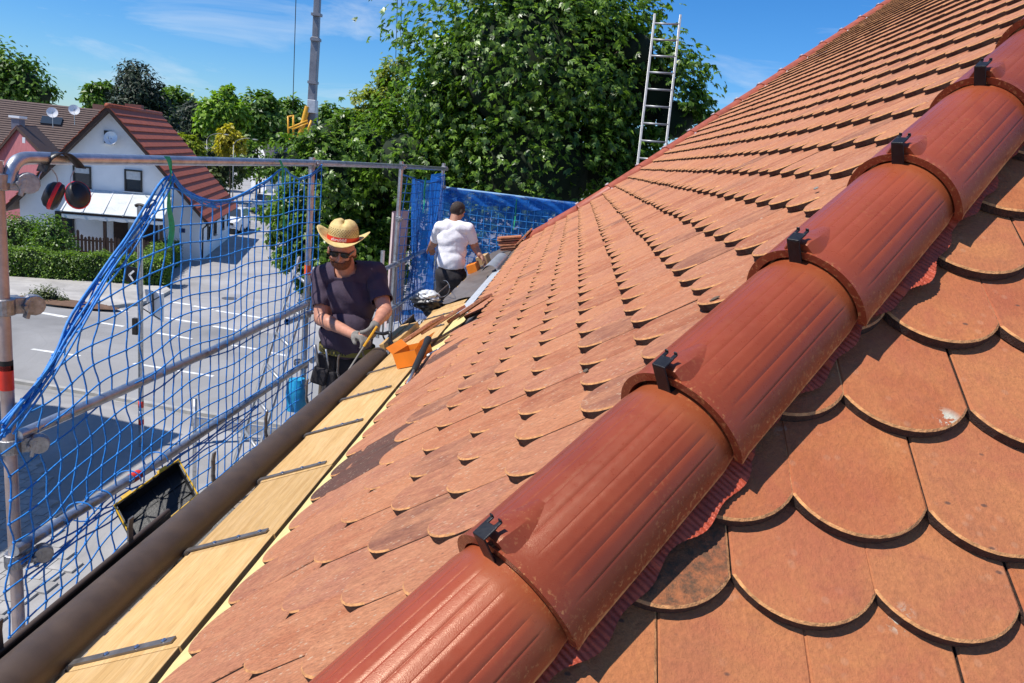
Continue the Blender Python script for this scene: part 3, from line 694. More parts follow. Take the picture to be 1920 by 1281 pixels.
# second bay: fine folded net in front of a debris sheet
net2 = MB()
def n2p(y, z, s=1.): return spy(y, z, .05 + s * (.05 * math.sin(y * 6) + .03 * math.sin(y * 13 + z * 3)))
zt2 = lambda y: .20 - .10 * math.sin(math.pi * (y - 7.15) / 2.25)
for y in np.arange(7.16, 9.40, .088): net2.path([n2p(y, z) for z in np.linspace(-1.7, zt2(y), 14)], .0042, 5, cap=False)
for m in range(20):
    net2.path([n2p(y, min(-1.7 + m * .1, zt2(y) - .004 * (20 - m))) for y in np.linspace(7.16, 9.38, 26)], .0042, 5, cap=False)
net2.path([n2p(y, zt2(y)) for y in np.linspace(7.16, 9.38, 26)], .008, 6)
n2o = thing('safety_net', 'fine blue safety net folded on itself between the middle and far posts', 'net', spy(8.2, -1.7))
net2.build('mesh', M_ROPED, n2o, smooth=True)
b = MB(); b.grid([[n2p(y, z, 1.6) - A(.03, 0, 0) for z in np.linspace(-1.7, zt2(y) + .03, 16)] for y in np.linspace(7.95, 9.38, 40)]); b.build('debris_sheet', M_SHEET, n2o, smooth=True)
ribbon([spy(7.95, .17, .09), spy(7.93, 0, .09), spy(7.96, -.14, .09), spy(7.92, -.26, .09)], .06, M_GREEN, n2o)
b = MB(); b.grid([[spy(y, z, -.12 + .05 * math.sin(y * 9)) for z in np.linspace(-1.6, -.24, 8)] for y in np.linspace(7.28, 8.02, 14)])
tag(b.build('tarpaulin', simple('pale pink tarpaulin', (.62, .47, .45), .8, 0, .12, 5, .3, 30), None, smooth=True), 'pale pink tarpaulin hanging behind the folded blue net', 'tarpaulin')
# far end net
net3 = MB(); X0, X1 = p3_[0], .55
def n3p(x, z, d=0.): f = (x - X0) / (X1 - X0); return A(x, 9.52 + .2 * f + .03 * math.sin(x * 5 + z * 2) + d, z)
ztop3 = lambda x: -.02 - .012 * math.sin(x * 8)
for x in np.arange(X0 + .03, X1, .1): net3.path([n3p(x + .01 * math.sin(z * 5), z, -.03) for z in np.linspace(-1.55, ztop3(x), 9)], .0048, 5, cap=False)
for m in range(15): net3.path([n3p(x, -1.5 + m * .1 - .05 * math.sin(math.pi * (x - X0) / 2.5), -.03) for x in np.linspace(X0, X1, 26)], .0048, 5, cap=False)
n3o = thing('safety_net', 'blue net with debris sheet closing the far end of the scaffold', 'net', A(-.7, 9.6, -1.55))
net3.build('mesh', rope_mat('bright blue rope', (.03, .24, .62)), n3o, smooth=True)
b = MB(); b.grid([[n3p(x, z, .02) for z in np.linspace(-1.55, -.03, 10)] for x in np.linspace(X0, X1, 40)]); b.build('debris_sheet', M_SHEET2, n3o, smooth=True)
b = MB(); b.grid([[n3p(x, z + .02 * math.sin(x * 11) * (1 if z < -.1 else 0), -.05 - .03 * math.sin(x * 17 + z * 40)) for z in np.linspace(-.17, 0., 6)] for x in np.linspace(X0, X1, 60)]); b.build('sheet_hem', M_SHEET, n3o, smooth=True)
ribbon([at(969, 372, 9.5), at(967, 395, 9.5), at(965, 415, 9.5), at(962, 432, 9.5)], .05, M_GREEN, n3o)
# ================================================================== ground, roads
def asphalt(name, c, sc=1.0, patch=.25):
    k = NM(name, c, .9, 0, .3); v = k.pos(); n = k.noise(v, .35 * sc, 8, .6, .8); f = k.noise(v, 55, 4, .8)
    b_ = k.ramp(n, [(.3, tuple(q * (1 - patch) for q in c)), (.7, tuple(q * (1 + patch) for q in c))]); b_ = k.mix(.5, b_, k.ramp(f, [(.3, .7), (.7, 1.)]), 'MULTIPLY')
    cr = k.vor(k.pos((1, 1, 1), loc=(2, 5, 0)), .22, 'Distance', 'DISTANCE_TO_EDGE'); b_ = k.mix(k.ramp(cr, [(.0, .12), (.006, 0.)]), b_, tuple(q * .45 for q in c))
    k.color(b_); k.bump(f, .3, .01); return k.m
M_ASPH = asphalt('street asphalt', (.34, .33, .325)); M_ROAD = asphalt('main road asphalt', (.275, .272, .272), .6); M_WALK = asphalt('pale pavement', (.42, .40, .375), 2.)
b = MB(); b.face([A(-900, -300, ZG), A(900, -300, ZG), A(900, 1500, ZG), A(-900, 1500, ZG)]); ground = struct(b.build('ground', M_ASPH))
def gpt(px, py, dz=0.): p = atz(px, py, ZG); p[2] += dz; return p
YK0, YK1 = 16.55, 25.35
b = MB(); b.face([A(-200, YK0 + 4, ZG + .004), A(-60, YK0 + 1.8, ZG + .004), A(-12, YK0, ZG + .004), A(60, YK0 - 1.5, ZG + .004), A(60, YK1 - 1.5, ZG + .004), A(-14, YK1, ZG + .004), A(-60, YK1 - .6, ZG + .004), A(-200, YK1 + 2, ZG + .004)]); road = struct(b.build('main_road', M_ROAD))
M_MARK = simple('worn road paint', (.72, .72, .70), .7, 0, .2, 3, .1, 50, dirt=(.35, .35, .34))
for (a, c, wd) in [((61, 584), (124, 595), .22), ((185, 605), (232, 612.5), .16), ((295, 625), (360, 636), .16), ((420, 645), (480, 655), .16), ((217, 581), (240, 585), .18), ((309, 596), (370, 606), .18), ((400, 612), (445, 620), .18), ((322, 567), (357, 572), .2), ((362, 574), (400, 581), .2), ((405, 583), (500, 598), .2), ((250, 682), (400, 706), .14), ((60, 655), (150, 668), .14), ((500, 660), (540, 668), .16)]:
    p, q = gpt(*a, .008), gpt(*c, .008); d = unit(q - p); n_ = A(-d[1], d[0], 0) * wd / 2; b = MB(); b.face([p - n_, q - n_, q + n_, p + n_]); b.build('lane_marking', M_MARK, road)
M_KERB = simple('granite kerb', (.36, .35, .33), .8, 0, .2, 4, .3, 60)
kb = [gpt(-60, 702), gpt(12, 715), gpt(180, 742), gpt(360, 776), gpt(520, 800), gpt(640, 815)]
b = MB()
for p, q in zip(kb[:-1], kb[1:]): b.bar(p + A(0, 0, .03), q + A(0, 0, .03), .16, .12, (0, 0, 1))
struct(b.build('near_kerb', M_KERB))
fk = [gpt(-400, 560), gpt(40, 570), gpt(120, 574), gpt(200, 579), gpt(262, 572), gpt(300, 558), gpt(318, 548)]
hk = [gpt(318, 546), gpt(310, 541), gpt(200, 534), gpt(12, 523), gpt(-400, 500)]
b = MB(); b.prism([p + A(0, 0, -.05) for p in fk + hk], A(0, 0, .17)); struct(b.build('far_pavement', M_WALK, bevel=.02))
b = MB()
for p, q in zip(fk[:-1], fk[1:]): b.bar(p + A(0, 0, .055) + unit(q - p) * 0, q + A(0, 0, .055), .18, .15, (0, 0, 1))
struct(b.build('far_kerb', M_KERB))
# paving stones seen through the net
b = MB(); rr = random.Random(5)
for i in range(26):
    for j in range(24):
        x = -10.9 + i * .21 + (.105 if j % 2 else 0); y = 6.0 + j * .31
        if x > -7.35 + .12 * rr.random() - max(0, (y - 9.1)) * .87: continue
        b.box((x, y, ZG + .012 + rr.random() * .006), (.196, .296, .04))
ps = b.build('paving_stones', simple('grey paving stone', (.34, .33, .32), .85, 0, .25, 2.3, .3, 60), ground); ps['kind'] = 'stuff'
# house across the yard, out of frame on the left, whose shade falls over the yard
nb = thing('neighbour_house', 'tall plastered house beyond the left edge shading the yard', 'house', (-17, 4, ZG))
b = MB(); b.box((-18.1, 3.2, ZG + 4), (10, 18.9, 8)); b.build('wall', M_PLAST, nb)
b = MB(); b.prism([A(-23.2, -6.3, ZG + 8.0), A(-13.05, -6.3, ZG + 8.0), A(-18.1, -6.3, ZG + 10.6)], A(0, 19.0, 0)); b.build('roof', M_CAPR, nb)
# ================================================================== foliage
def leaf_mat(name, c, c2, rough=.42, trans=.3):
    k = NM(name, c, rough, 0, .5); r_ = k.island()
    col = k.ramp(r_, [(0, tuple(q * .55 for q in c)), (.45, c), (.85, c2), (1, tuple(min(1, q * 1.35) for q in c2))]); k.color(col)
    tr = k.N.new('ShaderNodeBsdfTranslucent'); k.L(k.mix(1., col, (1.35, 1.5, .6), 'MULTIPLY'), tr.inputs[0]); ms = k.N.new('ShaderNodeMixShader'); ms.inputs[0].default_value = trans
    k.L(k.b.outputs[0], ms.inputs[1]); k.L(tr.outputs[0], ms.inputs[2]); k.L(ms.outputs[0], k.N['Material Output'].inputs[0]); return k.m
def leaves(name, P, Nrm, size, mat, parent, aspect=.42, fan=1, rng=RNG):
    """P centres, Nrm outward normals; each entry grows a fan of leaflets"""
    n = len(P); up = rng.normal(size=(n, 3)) * .55 + Nrm * .9 + A(0, 0, .75); up /= np.linalg.norm(up, axis=1)[:, None]
    d0 = rng.normal(size=(n, 3)) + Nrm * .8 + A(0, 0, -.25); d0 -= (d0 * up).sum(1)[:, None] * up; d0 /= np.linalg.norm(d0, axis=1)[:, None] + 1e-9
    s0 = np.cross(up, d0); V = []; 
    for f in range(fan):
        a = 0 if fan == 1 else (f - (fan - 1) / 2) * (2.3 / (fan - 1)); sz = size * (1 - .25 * abs(a) / 1.2) * rng.uniform(.75, 1.2, n)
        d = d0 * math.cos(a) + s0 * math.sin(a); s = -d0 * math.sin(a) + s0 * math.cos(a); sz = sz[:, None]
        dr = up * -.22 * sz
        V.append(np.stack([P, P + d * sz * .55 + s * sz * aspect * .5 + up * sz * .05, P + d * sz + dr, P + d * sz * .55 - s * sz * aspect * .5 + up * sz * .05], 1).reshape(-1, 3))
    V = np.concatenate(V); Q = np.arange(len(V)).reshape(-1, 4)
    base = P.mean(0); me = fastmesh(name, V, Q, mat, base); return link(name, me, parent, base)
def crown_pts(blobs, n, clump=.16, rng=RNG, shell=.72, dens=26):
    W = np.array([b_[1].prod() ** (2 / 3) if hasattr(b_[1], 'prod') else b_[1] ** 2 for b_ in blobs]); W = W / W.sum(); P = []; N_ = []
    for (c, r), w_ in zip(blobs, W):
        r = np.broadcast_to(np.asarray(r, float), (3,)); m = int(n * w_) + 4; nc = max(6, m // dens)
        dc = rng.normal(size=(nc, 3)); dc /= np.linalg.norm(dc, axis=1)[:, None]; rc = shell + (1.06 - shell) * rng.random(nc) ** .7
        cc = dc * rc[:, None]; k = rng.integers(0, nc, m); off = rng.normal(size=(m, 3)) * clump
        q = cc[k] + off; P.append(c + q * r); nn = dc[k] + off * 2.0; N_.append(nn / np.linalg.norm(nn, axis=1)[:, None])
    return np.concatenate(P), np.concatenate(N_)
M_BARK = simple('bark', (.09, .065, .045), .95, 0, .3, 6, .6, 25, stretch=(3, 3, .6))
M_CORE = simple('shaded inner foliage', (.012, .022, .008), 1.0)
def tree(name, label, cat, blobs_px, Y, mat, n, size, trunk=None, fan=1, aspect=.45, zr=1.0, yr=.8, group=None, clump=.16, core=True, ydep=0., limbs=True):
    D = lambda: 0
    B = []
    for (px, py, r) in blobs_px:
        yy = Y + ydep * math.sin(px * .7 + py * 1.3); c = at(px, py, yy); dist = (CM.T @ (c - CAM))[2]; R_ = r * dist / FP; B.append((c, A(R_, R_ * yr, R_ * zr)))
    cx = np.mean([b_[0][0] for b_ in B]); cy = np.mean([b_[0][1] for b_ in B]); tx = cx if trunk is None else trunk
    t = thing(name, label, cat, (tx, cy, ZG), group)
    P, N_ = crown_pts(B, n, clump, RNG, .62 if fan == 5 else .72, 48 if fan == 5 else 26); leaves('crown', P, N_, size, mat, t, aspect, fan)
    zc = np.mean([b_[0][2] for b_ in B]); big = max(b_[1][0] for b_ in B); tr = max(.05, big * .075)
    tb_ = MB(); tb_.path(curve([A(tx, cy, ZG - .1), A(tx + .05, cy, ZG + (zc - ZG) * .4), A(cx * .5 + tx * .5, cy, ZG + (zc - ZG) * .75), A(cx, cy, zc + big * .3)], 4), list(np.linspace(tr, tr * .4, 13)), 8)
    if limbs:
        for c, r in B: tb_.path(curve([A(tx * .6 + cx * .4, cy, ZG + (zc - ZG) * .62), (A(cx, cy, zc) + c) / 2 + A(0, 0, -.1 * big), c + A(0, 0, r[2] * .3)], 4), list(np.linspace(tr * .45, tr * .1, 9)), 6)
    tb_.build('trunk', M_BARK, t, smooth=True)
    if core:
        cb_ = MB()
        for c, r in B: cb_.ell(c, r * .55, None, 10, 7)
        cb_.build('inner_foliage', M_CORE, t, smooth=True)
    return t
G_DARK = leaf_mat('chestnut leaf', (.08, .165, .024), (.19, .31, .045), .36, .36)
G_MID = leaf_mat('mid green leaf', (.08, .17, .02), (.16, .27, .03), .45); G_BRT = leaf_mat('bright green leaf', (.15, .28, .025), (.27, .42, .04), .5, .35)
G_YEL = leaf_mat('yellow leaf', (.38, .33, .02), (.55, .46, .03), .55, .35); G_YG = leaf_mat('yellow green leaf', (.20, .26, .02), (.32, .36, .035), .5, .35)
G_CON = leaf_mat('yew needle', (.010, .026, .010), (.024, .05, .016), .6, .1); G_HEDGE = leaf_mat('hedge leaf', (.075, .15, .015), (.20, .32, .03), .45, .3)
G_OLIVE = leaf_mat('olive leaf', (.065, .10, .025), (.13, .16, .04), .55, .25)
tree('chestnut_tree', 'large dark green chestnut tree towering behind the far roof edge', 'tree',
     [(985, 130, 215), (1000, 25, 115), (890, 125, 85), (1110, 110, 140), (1205, 170, 110), (1265, 225, 62), (1300, 215, 34), (815, 215, 105), (1000, 320, 190), (1150, 300, 120), (870, 330, 130), (760, 300, 90), (1195, 95, 55), (915, 55, 60), (1085, 40, 70)], 14.4, G_DARK, 21000, .125, fan=5, aspect=.40, ydep=.5, clump=.15)
tree('street_tree', 'bushy dark tree spilling down to the side street behind the straw hat', 'tree',
     [(640, 330, 95), (610, 260, 50), (560, 300, 50), (690, 360, 90), (600, 400, 80), (545, 390, 55), (560, 470, 50), (640, 470, 95), (700, 280, 70), (720, 450, 90), (540, 440, 34), (585, 520, 40)], 15.3, G_DARK, 9500, .125, fan=5, aspect=.40, ydep=.4, clump=.15)
tree('acacia_tree', 'light yellow-green tree with a bare forked branch left of the chestnut', 'tree',
     [(738, 145, 30), (722, 175, 28), (690, 205, 32), (665, 228, 22), (735, 205, 28), (750, 120, 16), (700, 235, 30)], 17.2, G_YG, 2600, .12, fan=3, clump=.22, core=False)
tree('garden_tree', 'bright green broad tree at the far left above the brown roof', 'tree', [(15, 145, 48), (50, 160, 42), (-30, 150, 60), (82, 178, 24), (30, 185, 40)], 78, G_MID, 5200, .62, clump=.2)
tree('garden_tree', 'small round tree between the brown roof and the dark yew', 'tree', [(182, 182, 24), (200, 176, 18), (168, 190, 14)], 82, G_MID, 1500, .6)
tree('yew_tree', 'nearly black columnar yew tree behind the white house', 'tree', [(250, 152, 30), (262, 178, 42), (270, 222, 50), (236, 195, 26), (300, 235, 30), (285, 180, 25), (255, 210, 45)], 61, G_CON, 9000, .42, aspect=.3, zr=1.15, clump=.13)
tree('garden_tree', 'deep green tree right behind the yew tree', 'tree', [(330, 205, 34), (318, 190, 22), (345, 225, 30)], 88, G_MID, 2400, .7)
tree('conifer', 'dark olive conifer between the yew and the bright trees', 'tree', [(362, 215, 26), (355, 245, 34), (375, 235, 22)], 74, G_CON, 3000, .5, aspect=.3)
tree('garden_tree', 'bright green round tree left of the street lamp', 'tree', [(415, 205, 32), (398, 225, 26), (438, 215, 26), (425, 180, 15)], 72, G_BRT, 3300, .6)
tree('garden_tree', 'tall green tree above the far grey-roofed house', 'tree', [(485, 210, 34), (510, 235, 30), (470, 240, 30), (500, 190, 18), (455, 215, 18)], 84, G_MID, 3600, .65)
tree('garden_tree', 'rounded tree just left of the crane mast', 'tree', [(548, 215, 26), (530, 235, 22), (565, 235, 24)], 108, G_MID, 2200, .8)
tree('garden_tree', 'low tree crown just right of the crane mast', 'tree', [(612, 232, 30), (640, 222, 22), (665, 240, 24), (630, 250, 30)], 98, G_MID, 2600, .75)
tree('golden_shrub', 'golden yellow shrub glowing among the street trees', 'shrub', [(430, 258, 20), (420, 275, 16), (445, 270, 16)], 66, G_YEL, 1400, .45)
tree('golden_shrub', 'yellow-green shrub beside the red house roof', 'shrub', [(355, 278, 20), (342, 268, 14), (368, 290, 16)], 60, G_YG, 1400, .42)
for i, (lab, bl, Y, mt) in enumerate([('dark bush under the golden shrub', [(400, 300, 34), (380, 322, 26), (425, 318, 28)], 68, G_OLIVE), ('dark hedge-like bush right of the curved street lamp', [(470, 300, 30), (500, 315, 28), (450, 312, 20), (530, 300, 30)], 80, G_MID), ('rough bush beside the parked white car', [(398, 345, 16), (385, 355, 14), (407, 362, 10)], 62, G_OLIVE)]):
    tree('street_bush', lab, 'bush', bl, Y, mt, 1600, .5, clump=.2)
b = MB(); wl = []
for i in range(46):
    px = -60 + i * 34; wl.append((at(px, 262 + (i % 3) * 6 + px * .055, 190 + 12 * (i % 4)), A(7.5, 6, 6.5)))
P, N_ = crown_pts(wl, 15000, .2); fw = leaves('distant_wood', P, N_, 1.7, G_MID, None); fw['kind'] = 'stuff'; fw['label'] = 'distant line of green woods on the horizon'
# garden shrubs in front of the white house
tree('garden_bush', 'loose leafy bush in front of the dark ground floor window', 'bush', [(100, 440, 28), (122, 455, 20), (85, 455, 24)], 33, G_MID, 2400, .16, clump=.22)
tree('garden_bush', 'bright leafy bush at the left end of the garden hedge', 'bush', [(35, 445, 32), (60, 440, 28), (15, 440, 26), (48, 425, 20)], 33.5, G_MID, 2800, .16, clump=.22)
tree('kerb_shrub', 'low round shrub growing at the kerb in front of the hedge', 'shrub', [(82, 556, 20), (65, 560, 16), (100, 560, 18), (115, 566, 10), (52, 565, 10)], 25.9, G_OLIVE, 1500, .10, clump=.25, zr=.9)
b = MB(); c = gpt(95, 572); b.ell(c + A(.4, .2, .1), (2.2, .5, .08), None, 16, 6); struct(b.build('soil_bed', simple('brown soil', (.14, .08, .05), .95, 0, .3, 5, .5, 40)))
# clipped hedge
def hedge(p0, p1, depth, hgt, label, n):
    p0 = A(*p0[:2], ZG); p1 = A(*p1[:2], ZG); L_ = np.linalg.norm(p1 - p0); d = unit(p1 - p0); n_ = A(-d[1], d[0], 0)
    if n_ @ (CAM - p0) > 0: n_ = -n_
    t = thing('hedge', label, 'hedge', (p0 + p1) / 2)
    P = []; N_ = []
    for _ in range(n):
        u = RNG.random(); a = RNG.random() * L_; wob = .06 * math.sin(a * 2.1) + .04 * math.sin(a * 5)
        if u < .5: P.append(p0 + d * a + n_ * (RNG.normal() * .06 + wob) + A(0, 0, RNG.random() * hgt)); N_.append(-n_)
        elif u < .85: P.append(p0 + d * a + n_ * RNG.random() * depth + A(0, 0, hgt + RNG.normal() * .05 + wob)); N_.append(A(0, 0, 1))
        else: e = RNG.random() < .5; P.append((p1 if e else p0) + n_ * RNG.random() * depth + A(0, 0, RNG.random() * hgt) + d * RNG.normal() * .05); N_.append(d if e else -d)
    leaves('foliage', np.array(P), np.array(N_), .115, G_HEDGE, t, .5)
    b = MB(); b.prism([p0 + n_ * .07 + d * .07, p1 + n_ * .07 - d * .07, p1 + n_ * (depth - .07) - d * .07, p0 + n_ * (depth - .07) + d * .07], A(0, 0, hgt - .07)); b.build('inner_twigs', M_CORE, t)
h0, h1 = gpt(-140, 512), gpt(308, 541); hedge(h0, h1, 1.0, 1.18, 'long clipped hedge along the far pavement', 15000)
h2 = gpt(352, 500); hd = unit(h2 - h1); hedge(h1 + A(-.9, .9, 0), h1 + A(-.9, .9, 0) + hd * 6.5, 1.0, 1.12, 'short clipped hedge turning back beside the white house', 5200)
# ================================================================== houses
M_WHITEW = simple('white render', (.86, .86, .86), .9, 0, .05, 1.2, .35, 30); M_REDTILE = simple('red roof tile', (.34, .075, .035), .75, 0, .22, 3, .3, 25)
M_DARKWOOD = simple('dark stained wood', (.055, .028, .018), .7, 0, .3, 8, .2, 40); M_GLASS = NM('window glass', (.03, .04, .05), .08, 0, .6).m
M_FRAME = simple('dark window frame', (.03, .025, .022), .5); M_BLIND = simple('roller blind', (.55, .56, .56), .6)
M_BROWNT = simple('brown roof tile', (.115, .078, .066), .85, 0, .25, 6, .5, 20); M_PINK = simple('pink cladding', (.36, .115, .125), .85, 0, .18, 3, .3, 12, stretch=(4, 4, .5))
M_POLY = simple('milky polycarbonate', (.62, .64, .62), .3, 0, .12, 2); M_ALU = simple('white aluminium', (.75, .76, .77), .35, .2, .06)
def window(parent, R, o, x, z, w_, h_, blind=.35, label=None):
    """x, z = lower left corner in the wall plane y = 0 (outside is -y)"""
    f = MB().xf(R, o); t = .08
    for c, s in (((x + w_ / 2, -.02, z + t / 2), (w_, .12, t)), ((x + w_ / 2, -.02, z + h_ - t / 2), (w_, .12, t)), ((x + t / 2, -.02, z + h_ / 2), (t, .12, h_ - 2 * t)), ((x + w_ - t / 2, -.02, z + h_ / 2), (t, .12, h_ - 2 * t))): f.box(c, s)
    wo = f.build('window', M_FRAME, parent)
    g = MB().xf(R, o); g.box((x + w_ / 2, -.005, z + h_ / 2), (w_ - 2 * t, .03, h_ - 2 * t)); g.build('pane', M_GLASS, wo)
    if blind: g = MB().xf(R, o); g.box((x + w_ / 2, -.03, z + h_ - t - blind * h_ / 2), (w_ - 2 * t, .02, blind * h_)); g.build('blind', M_BLIND, wo)
    g = MB().xf(R, o); g.box((x + w_ / 2, -.07, z - .03), (w_ + .1, .18, .05)); g.build('sill', M_ALU, wo)
    return wo
def dish(P, face, r, parent=None, label=None, mast=.5, m=M_ALU):
    b = MB(); f = unit(face); b.lathe([(.02, -.10 * r / .4), (r * .6, -.055 * r / .4), (r, .0), (r * 1.01, .012), (r * .98, .010), (r * .6, -.045 * r / .4), (.02, -.085 * r / .4)], P, f, 22)
    if parent is None: t = thing('satellite_dish', label, 'satellite dish', P - A(0, 0, mast)); b.build('reflector', m, t, smooth=True, auto=50)
    else: t = b.build('satellite_dish', m, parent, smooth=True, auto=50)
    a = MB(); a.path([P - f * .06, P - f * .22 - A(0, 0, .1), P - f * .22 - A(0, 0, mast)], .03, 8); a.path([P - A(0, 0, r * .8), P + f * r * .9 - A(0, 0, r * .25)], .015, 6); a.box(P + f * r * .95 - A(0, 0, r * .22), (.07, .07, .09)); a.build('arm', M_GALV, t)
    return t
HG = unit(A(.958, .287, 0)); HB = A(-HG[1], HG[0], 0); HR0 = atz(375, 490, ZG)
HR = np.c_[HG, HB, A(0, 0, 1)]; HW = 8.7; HD = 11.0; HE = 2.72; HRZ = 7.62
wh = thing('white_house', 'white gabled house with red tiled roof across the main road', 'house', HR0 - HG * HW / 2)
b = MB().xf(HR, HR0); b.prism([(0, 0, 0), (0, 0, HE), (-HW / 2, 0, HRZ - .25), (-HW, 0, HE), (-HW, 0, 0)], (0, HD, 0)); b.build('wall', M_WHITEW, wh)
rs = MB().xf(HR, HR0)                                   # left slope, soffit boards
sl_ = (HRZ - HE) / (HW / 2)
rs.prism([(-HW / 2, -.55, HRZ), (-HW - .5, -.55, HE - .5 * sl_), (-HW - .5, -.55, HE - .5 * sl_ - .22), (-HW / 2, -.55, HRZ - .25), (.45, -.55, HE - .45 * sl_ - .22), (.45, -.55, HE - .45 * sl_)], (0, HD + .8, 0))
roofw = rs.build('roof', M_DARKWOOD, wh)
nr = 15; dR = unit(A(HW / 2 + .5, 0, -(HW / 2 + .5) * sl_)); LR = math.hypot(HW / 2 + .5, (HW / 2 + .5) * sl_); nR = A(-dR[2], 0, dR[0])
for k in range(nr):
    t0 = LR * k / nr; t1 = LR * (k + 1) / nr + .06; p0 = A(-HW / 2, 0, HRZ) + dR * t0; p1 = A(-HW / 2, 0, HRZ) + dR * t1; b = MB().xf(HR, HR0)
    b.prism([p0 + nR * .012 + A(0, -.6, 0), p1 + nR * .075 + A(0, -.6, 0), p1 + nR * .030 + A(0, -.6, 0), p0 + nR * .004 + A(0, -.6, 0)], (0, HD + .85, 0)); b.build('tile_course', M_REDTILE, roofw)
dL = A(-dR[0], 0, dR[2]); nL = A(-nR[0], 0, nR[2])
for k in range(nr):
    t0 = LR * k / nr; t1 = LR * (k + 1) / nr + .06; p0 = A(-HW / 2, 0, HRZ) + dL * t0; p1 = A(-HW / 2, 0, HRZ) + dL * t1; b = MB().xf(HR, HR0)
    b.prism([p0 + nL * .012 + A(0, -.6, 0), p0 + nL * .004 + A(0, -.6, 0), p1 + nL * .030 + A(0, -.6, 0), p1 + nL * .075 + A(0, -.6, 0)], (0, HD + .85, 0)); b.build('tile_course', M_REDTILE, roofw)
b = MB().xf(HR, HR0); b.path([(-HW / 2, -.6, HRZ + .02), (-HW / 2, HD + .3, HRZ + .02)], .13, 10); b.build('ridge_cap', M_REDTILE, roofw, smooth=True)
b = MB().xf(HR, HR0); b.box((-HW / 2 - .5, HD * .62, HRZ + .0), (.9, .6, .7)); b.build('chimney', simple('brick chimney', (.20, .09, .07), .9), roofw)
b = MB().xf(HR, HR0); b.path([(.42, -.55, HE - .62), (.42, HD + .2, HE - .62)], .07, 8); b.path([(.42, .1, HE - .65), (.12, .1, HE - .95), (.1, .1, .1)], .045, 8); b.build('rain_pipe', M_FRAME, wh, smooth=True)
b = MB().xf(HR, HR0); b.box((-.9, -.03, 1.6), (.28, .02, .22)); b.build('house_number_plate', simple('blue plate', (.02, .03, .12), .4), wh)
def wall_xz(px, py):
    d = CM @ np.array([(px - 960) / FP, (py - 640.5) / FP, 1.0]); t = HB @ (HR0 - CAM) / (HB @ d); q = HR.T @ (CAM + t * d - HR0); return q[0], q[2]
def win_px(x0, y0, x1, y1, **k):
    a = wall_xz(x0, y1); c = wall_xz(x1, y0); return window(wh, HR, HR0, a[0], a[1], c[0] - a[0], c[1] - a[1], **k)
win_px(138, 313, 171, 352, blind=.25); win_px(234, 320, 267, 358, blind=.38); win_px(105, 398, 139, 437, blind=0); win_px(196, 246, 211, 268, blind=0)
q = wall_xz(211, 259); dish(HR0 + HR @ A(q[0], -.35, q[1]), -HB * .9 + HG * -.15 + A(0, 0, .25), .34, wh, mast=.3)
for x0, x1, y0, y1 in ((214, 240, 418, 476), (262, 296, 420, 478)):
    a = wall_xz(x0, y1); c = wall_xz(x1, y0); b = MB().xf(HR, HR0); b.box(((a[0] + c[0]) / 2, -.02, (a[1] + c[1]) / 2), (c[0] - a[0], .08, c[1] - a[1])); b.build('door', M_DARKWOOD, wh)
for yy in (2.2, 4.4, 7.5, 10): window(wh, np.c_[HB, -HG, A(0, 0, 1)], HR0, yy, .9, .8, 1.0, blind=.2)
# lean-to porch
XL, XR = wall_xz(150, 420)[0] - .2, wall_xz(322, 420)[0]; PZ0, PZ1, PDp = 2.35, 3.35, 2.1
po = thing('porch_canopy', 'lean-to porch canopy of milky panels on brown posts against the white house', 'canopy', HR0 + HR @ A((XL + XR) / 2, -PDp, 0))
for k in range(5):
    xa = XL + (XR - XL) * k / 5 + .03; xb = XL + (XR - XL) * (k + 1) / 5 - .03; b = MB().xf(HR, HR0); b.prism([(xa, -.05, PZ1), (xb, -.05, PZ1), (xb, -PDp, PZ0), (xa, -PDp, PZ0)], (0, 0, .03)); b.build('panel', M_POLY, po)
for k in range(6):
    xa = XL + (XR - XL) * k / 5; b = MB().xf(HR, HR0); b.bar((xa, -.02, PZ1 + .02), (xa, -PDp - .06, PZ0 + .02), .07, .07); b.build('rib', M_ALU, po)
for xa in (XL + .1, (XL + XR) / 2 - .4, XR - .1):
    b = MB().xf(HR, HR0); b.box((xa, -PDp + .1, PZ0 / 2), (.14, .14, PZ0)); b.build('post', M_DARKWOOD, po)
b = MB().xf(HR, HR0); b.box(((XL + XR) / 2, -PDp + .1, PZ0 - .07), (XR - XL, .12, .12)); b.build('beam', M_DARKWOOD, po)
b = MB().xf(HR, HR0); G = [[(x, -PDp + .02, PZ0 - .12), (x, -PDp + .02, PZ0 - .28 - .05 * abs(math.sin((x - XL) * 4)))] for x in np.linspace(XL, XR, 60)]; b.grid(G); b.build('valance', M_ALU, po)
fe = thing('picket_fence', 'dark brown wooden picket fence under the porch canopy', 'fence', HR0 + HR @ A((XL + XR) / 2, -PDp - .1, 0)); rr = random.Random(2)
nx = int((XR - XL - .3) / .17)
for k in range(nx):
    xa = XL + .15 + k * .17; hh = 1.25 + rr.gauss(0, .05) + (.25 if k in (1, 3) else 0); b = MB().xf(HR, HR0)
    b.prism([(xa, -PDp - .02, .18), (xa + .125, -PDp - .02, .18), (xa + .125, -PDp - .02, hh - .06), (xa + .062, -PDp - .02, hh), (xa, -PDp - .02, hh - .06)], (0, .025, 0)); b.build('picket', M_DARKWOOD, fe)
for zz in (.4, 1.0): b = MB().xf(HR, HR0); b.box(((XL + XR) / 2, -PDp + .03, zz), (XR - XL - .2, .05, .08)); b.build('fence_rail', M_DARKWOOD, fe)
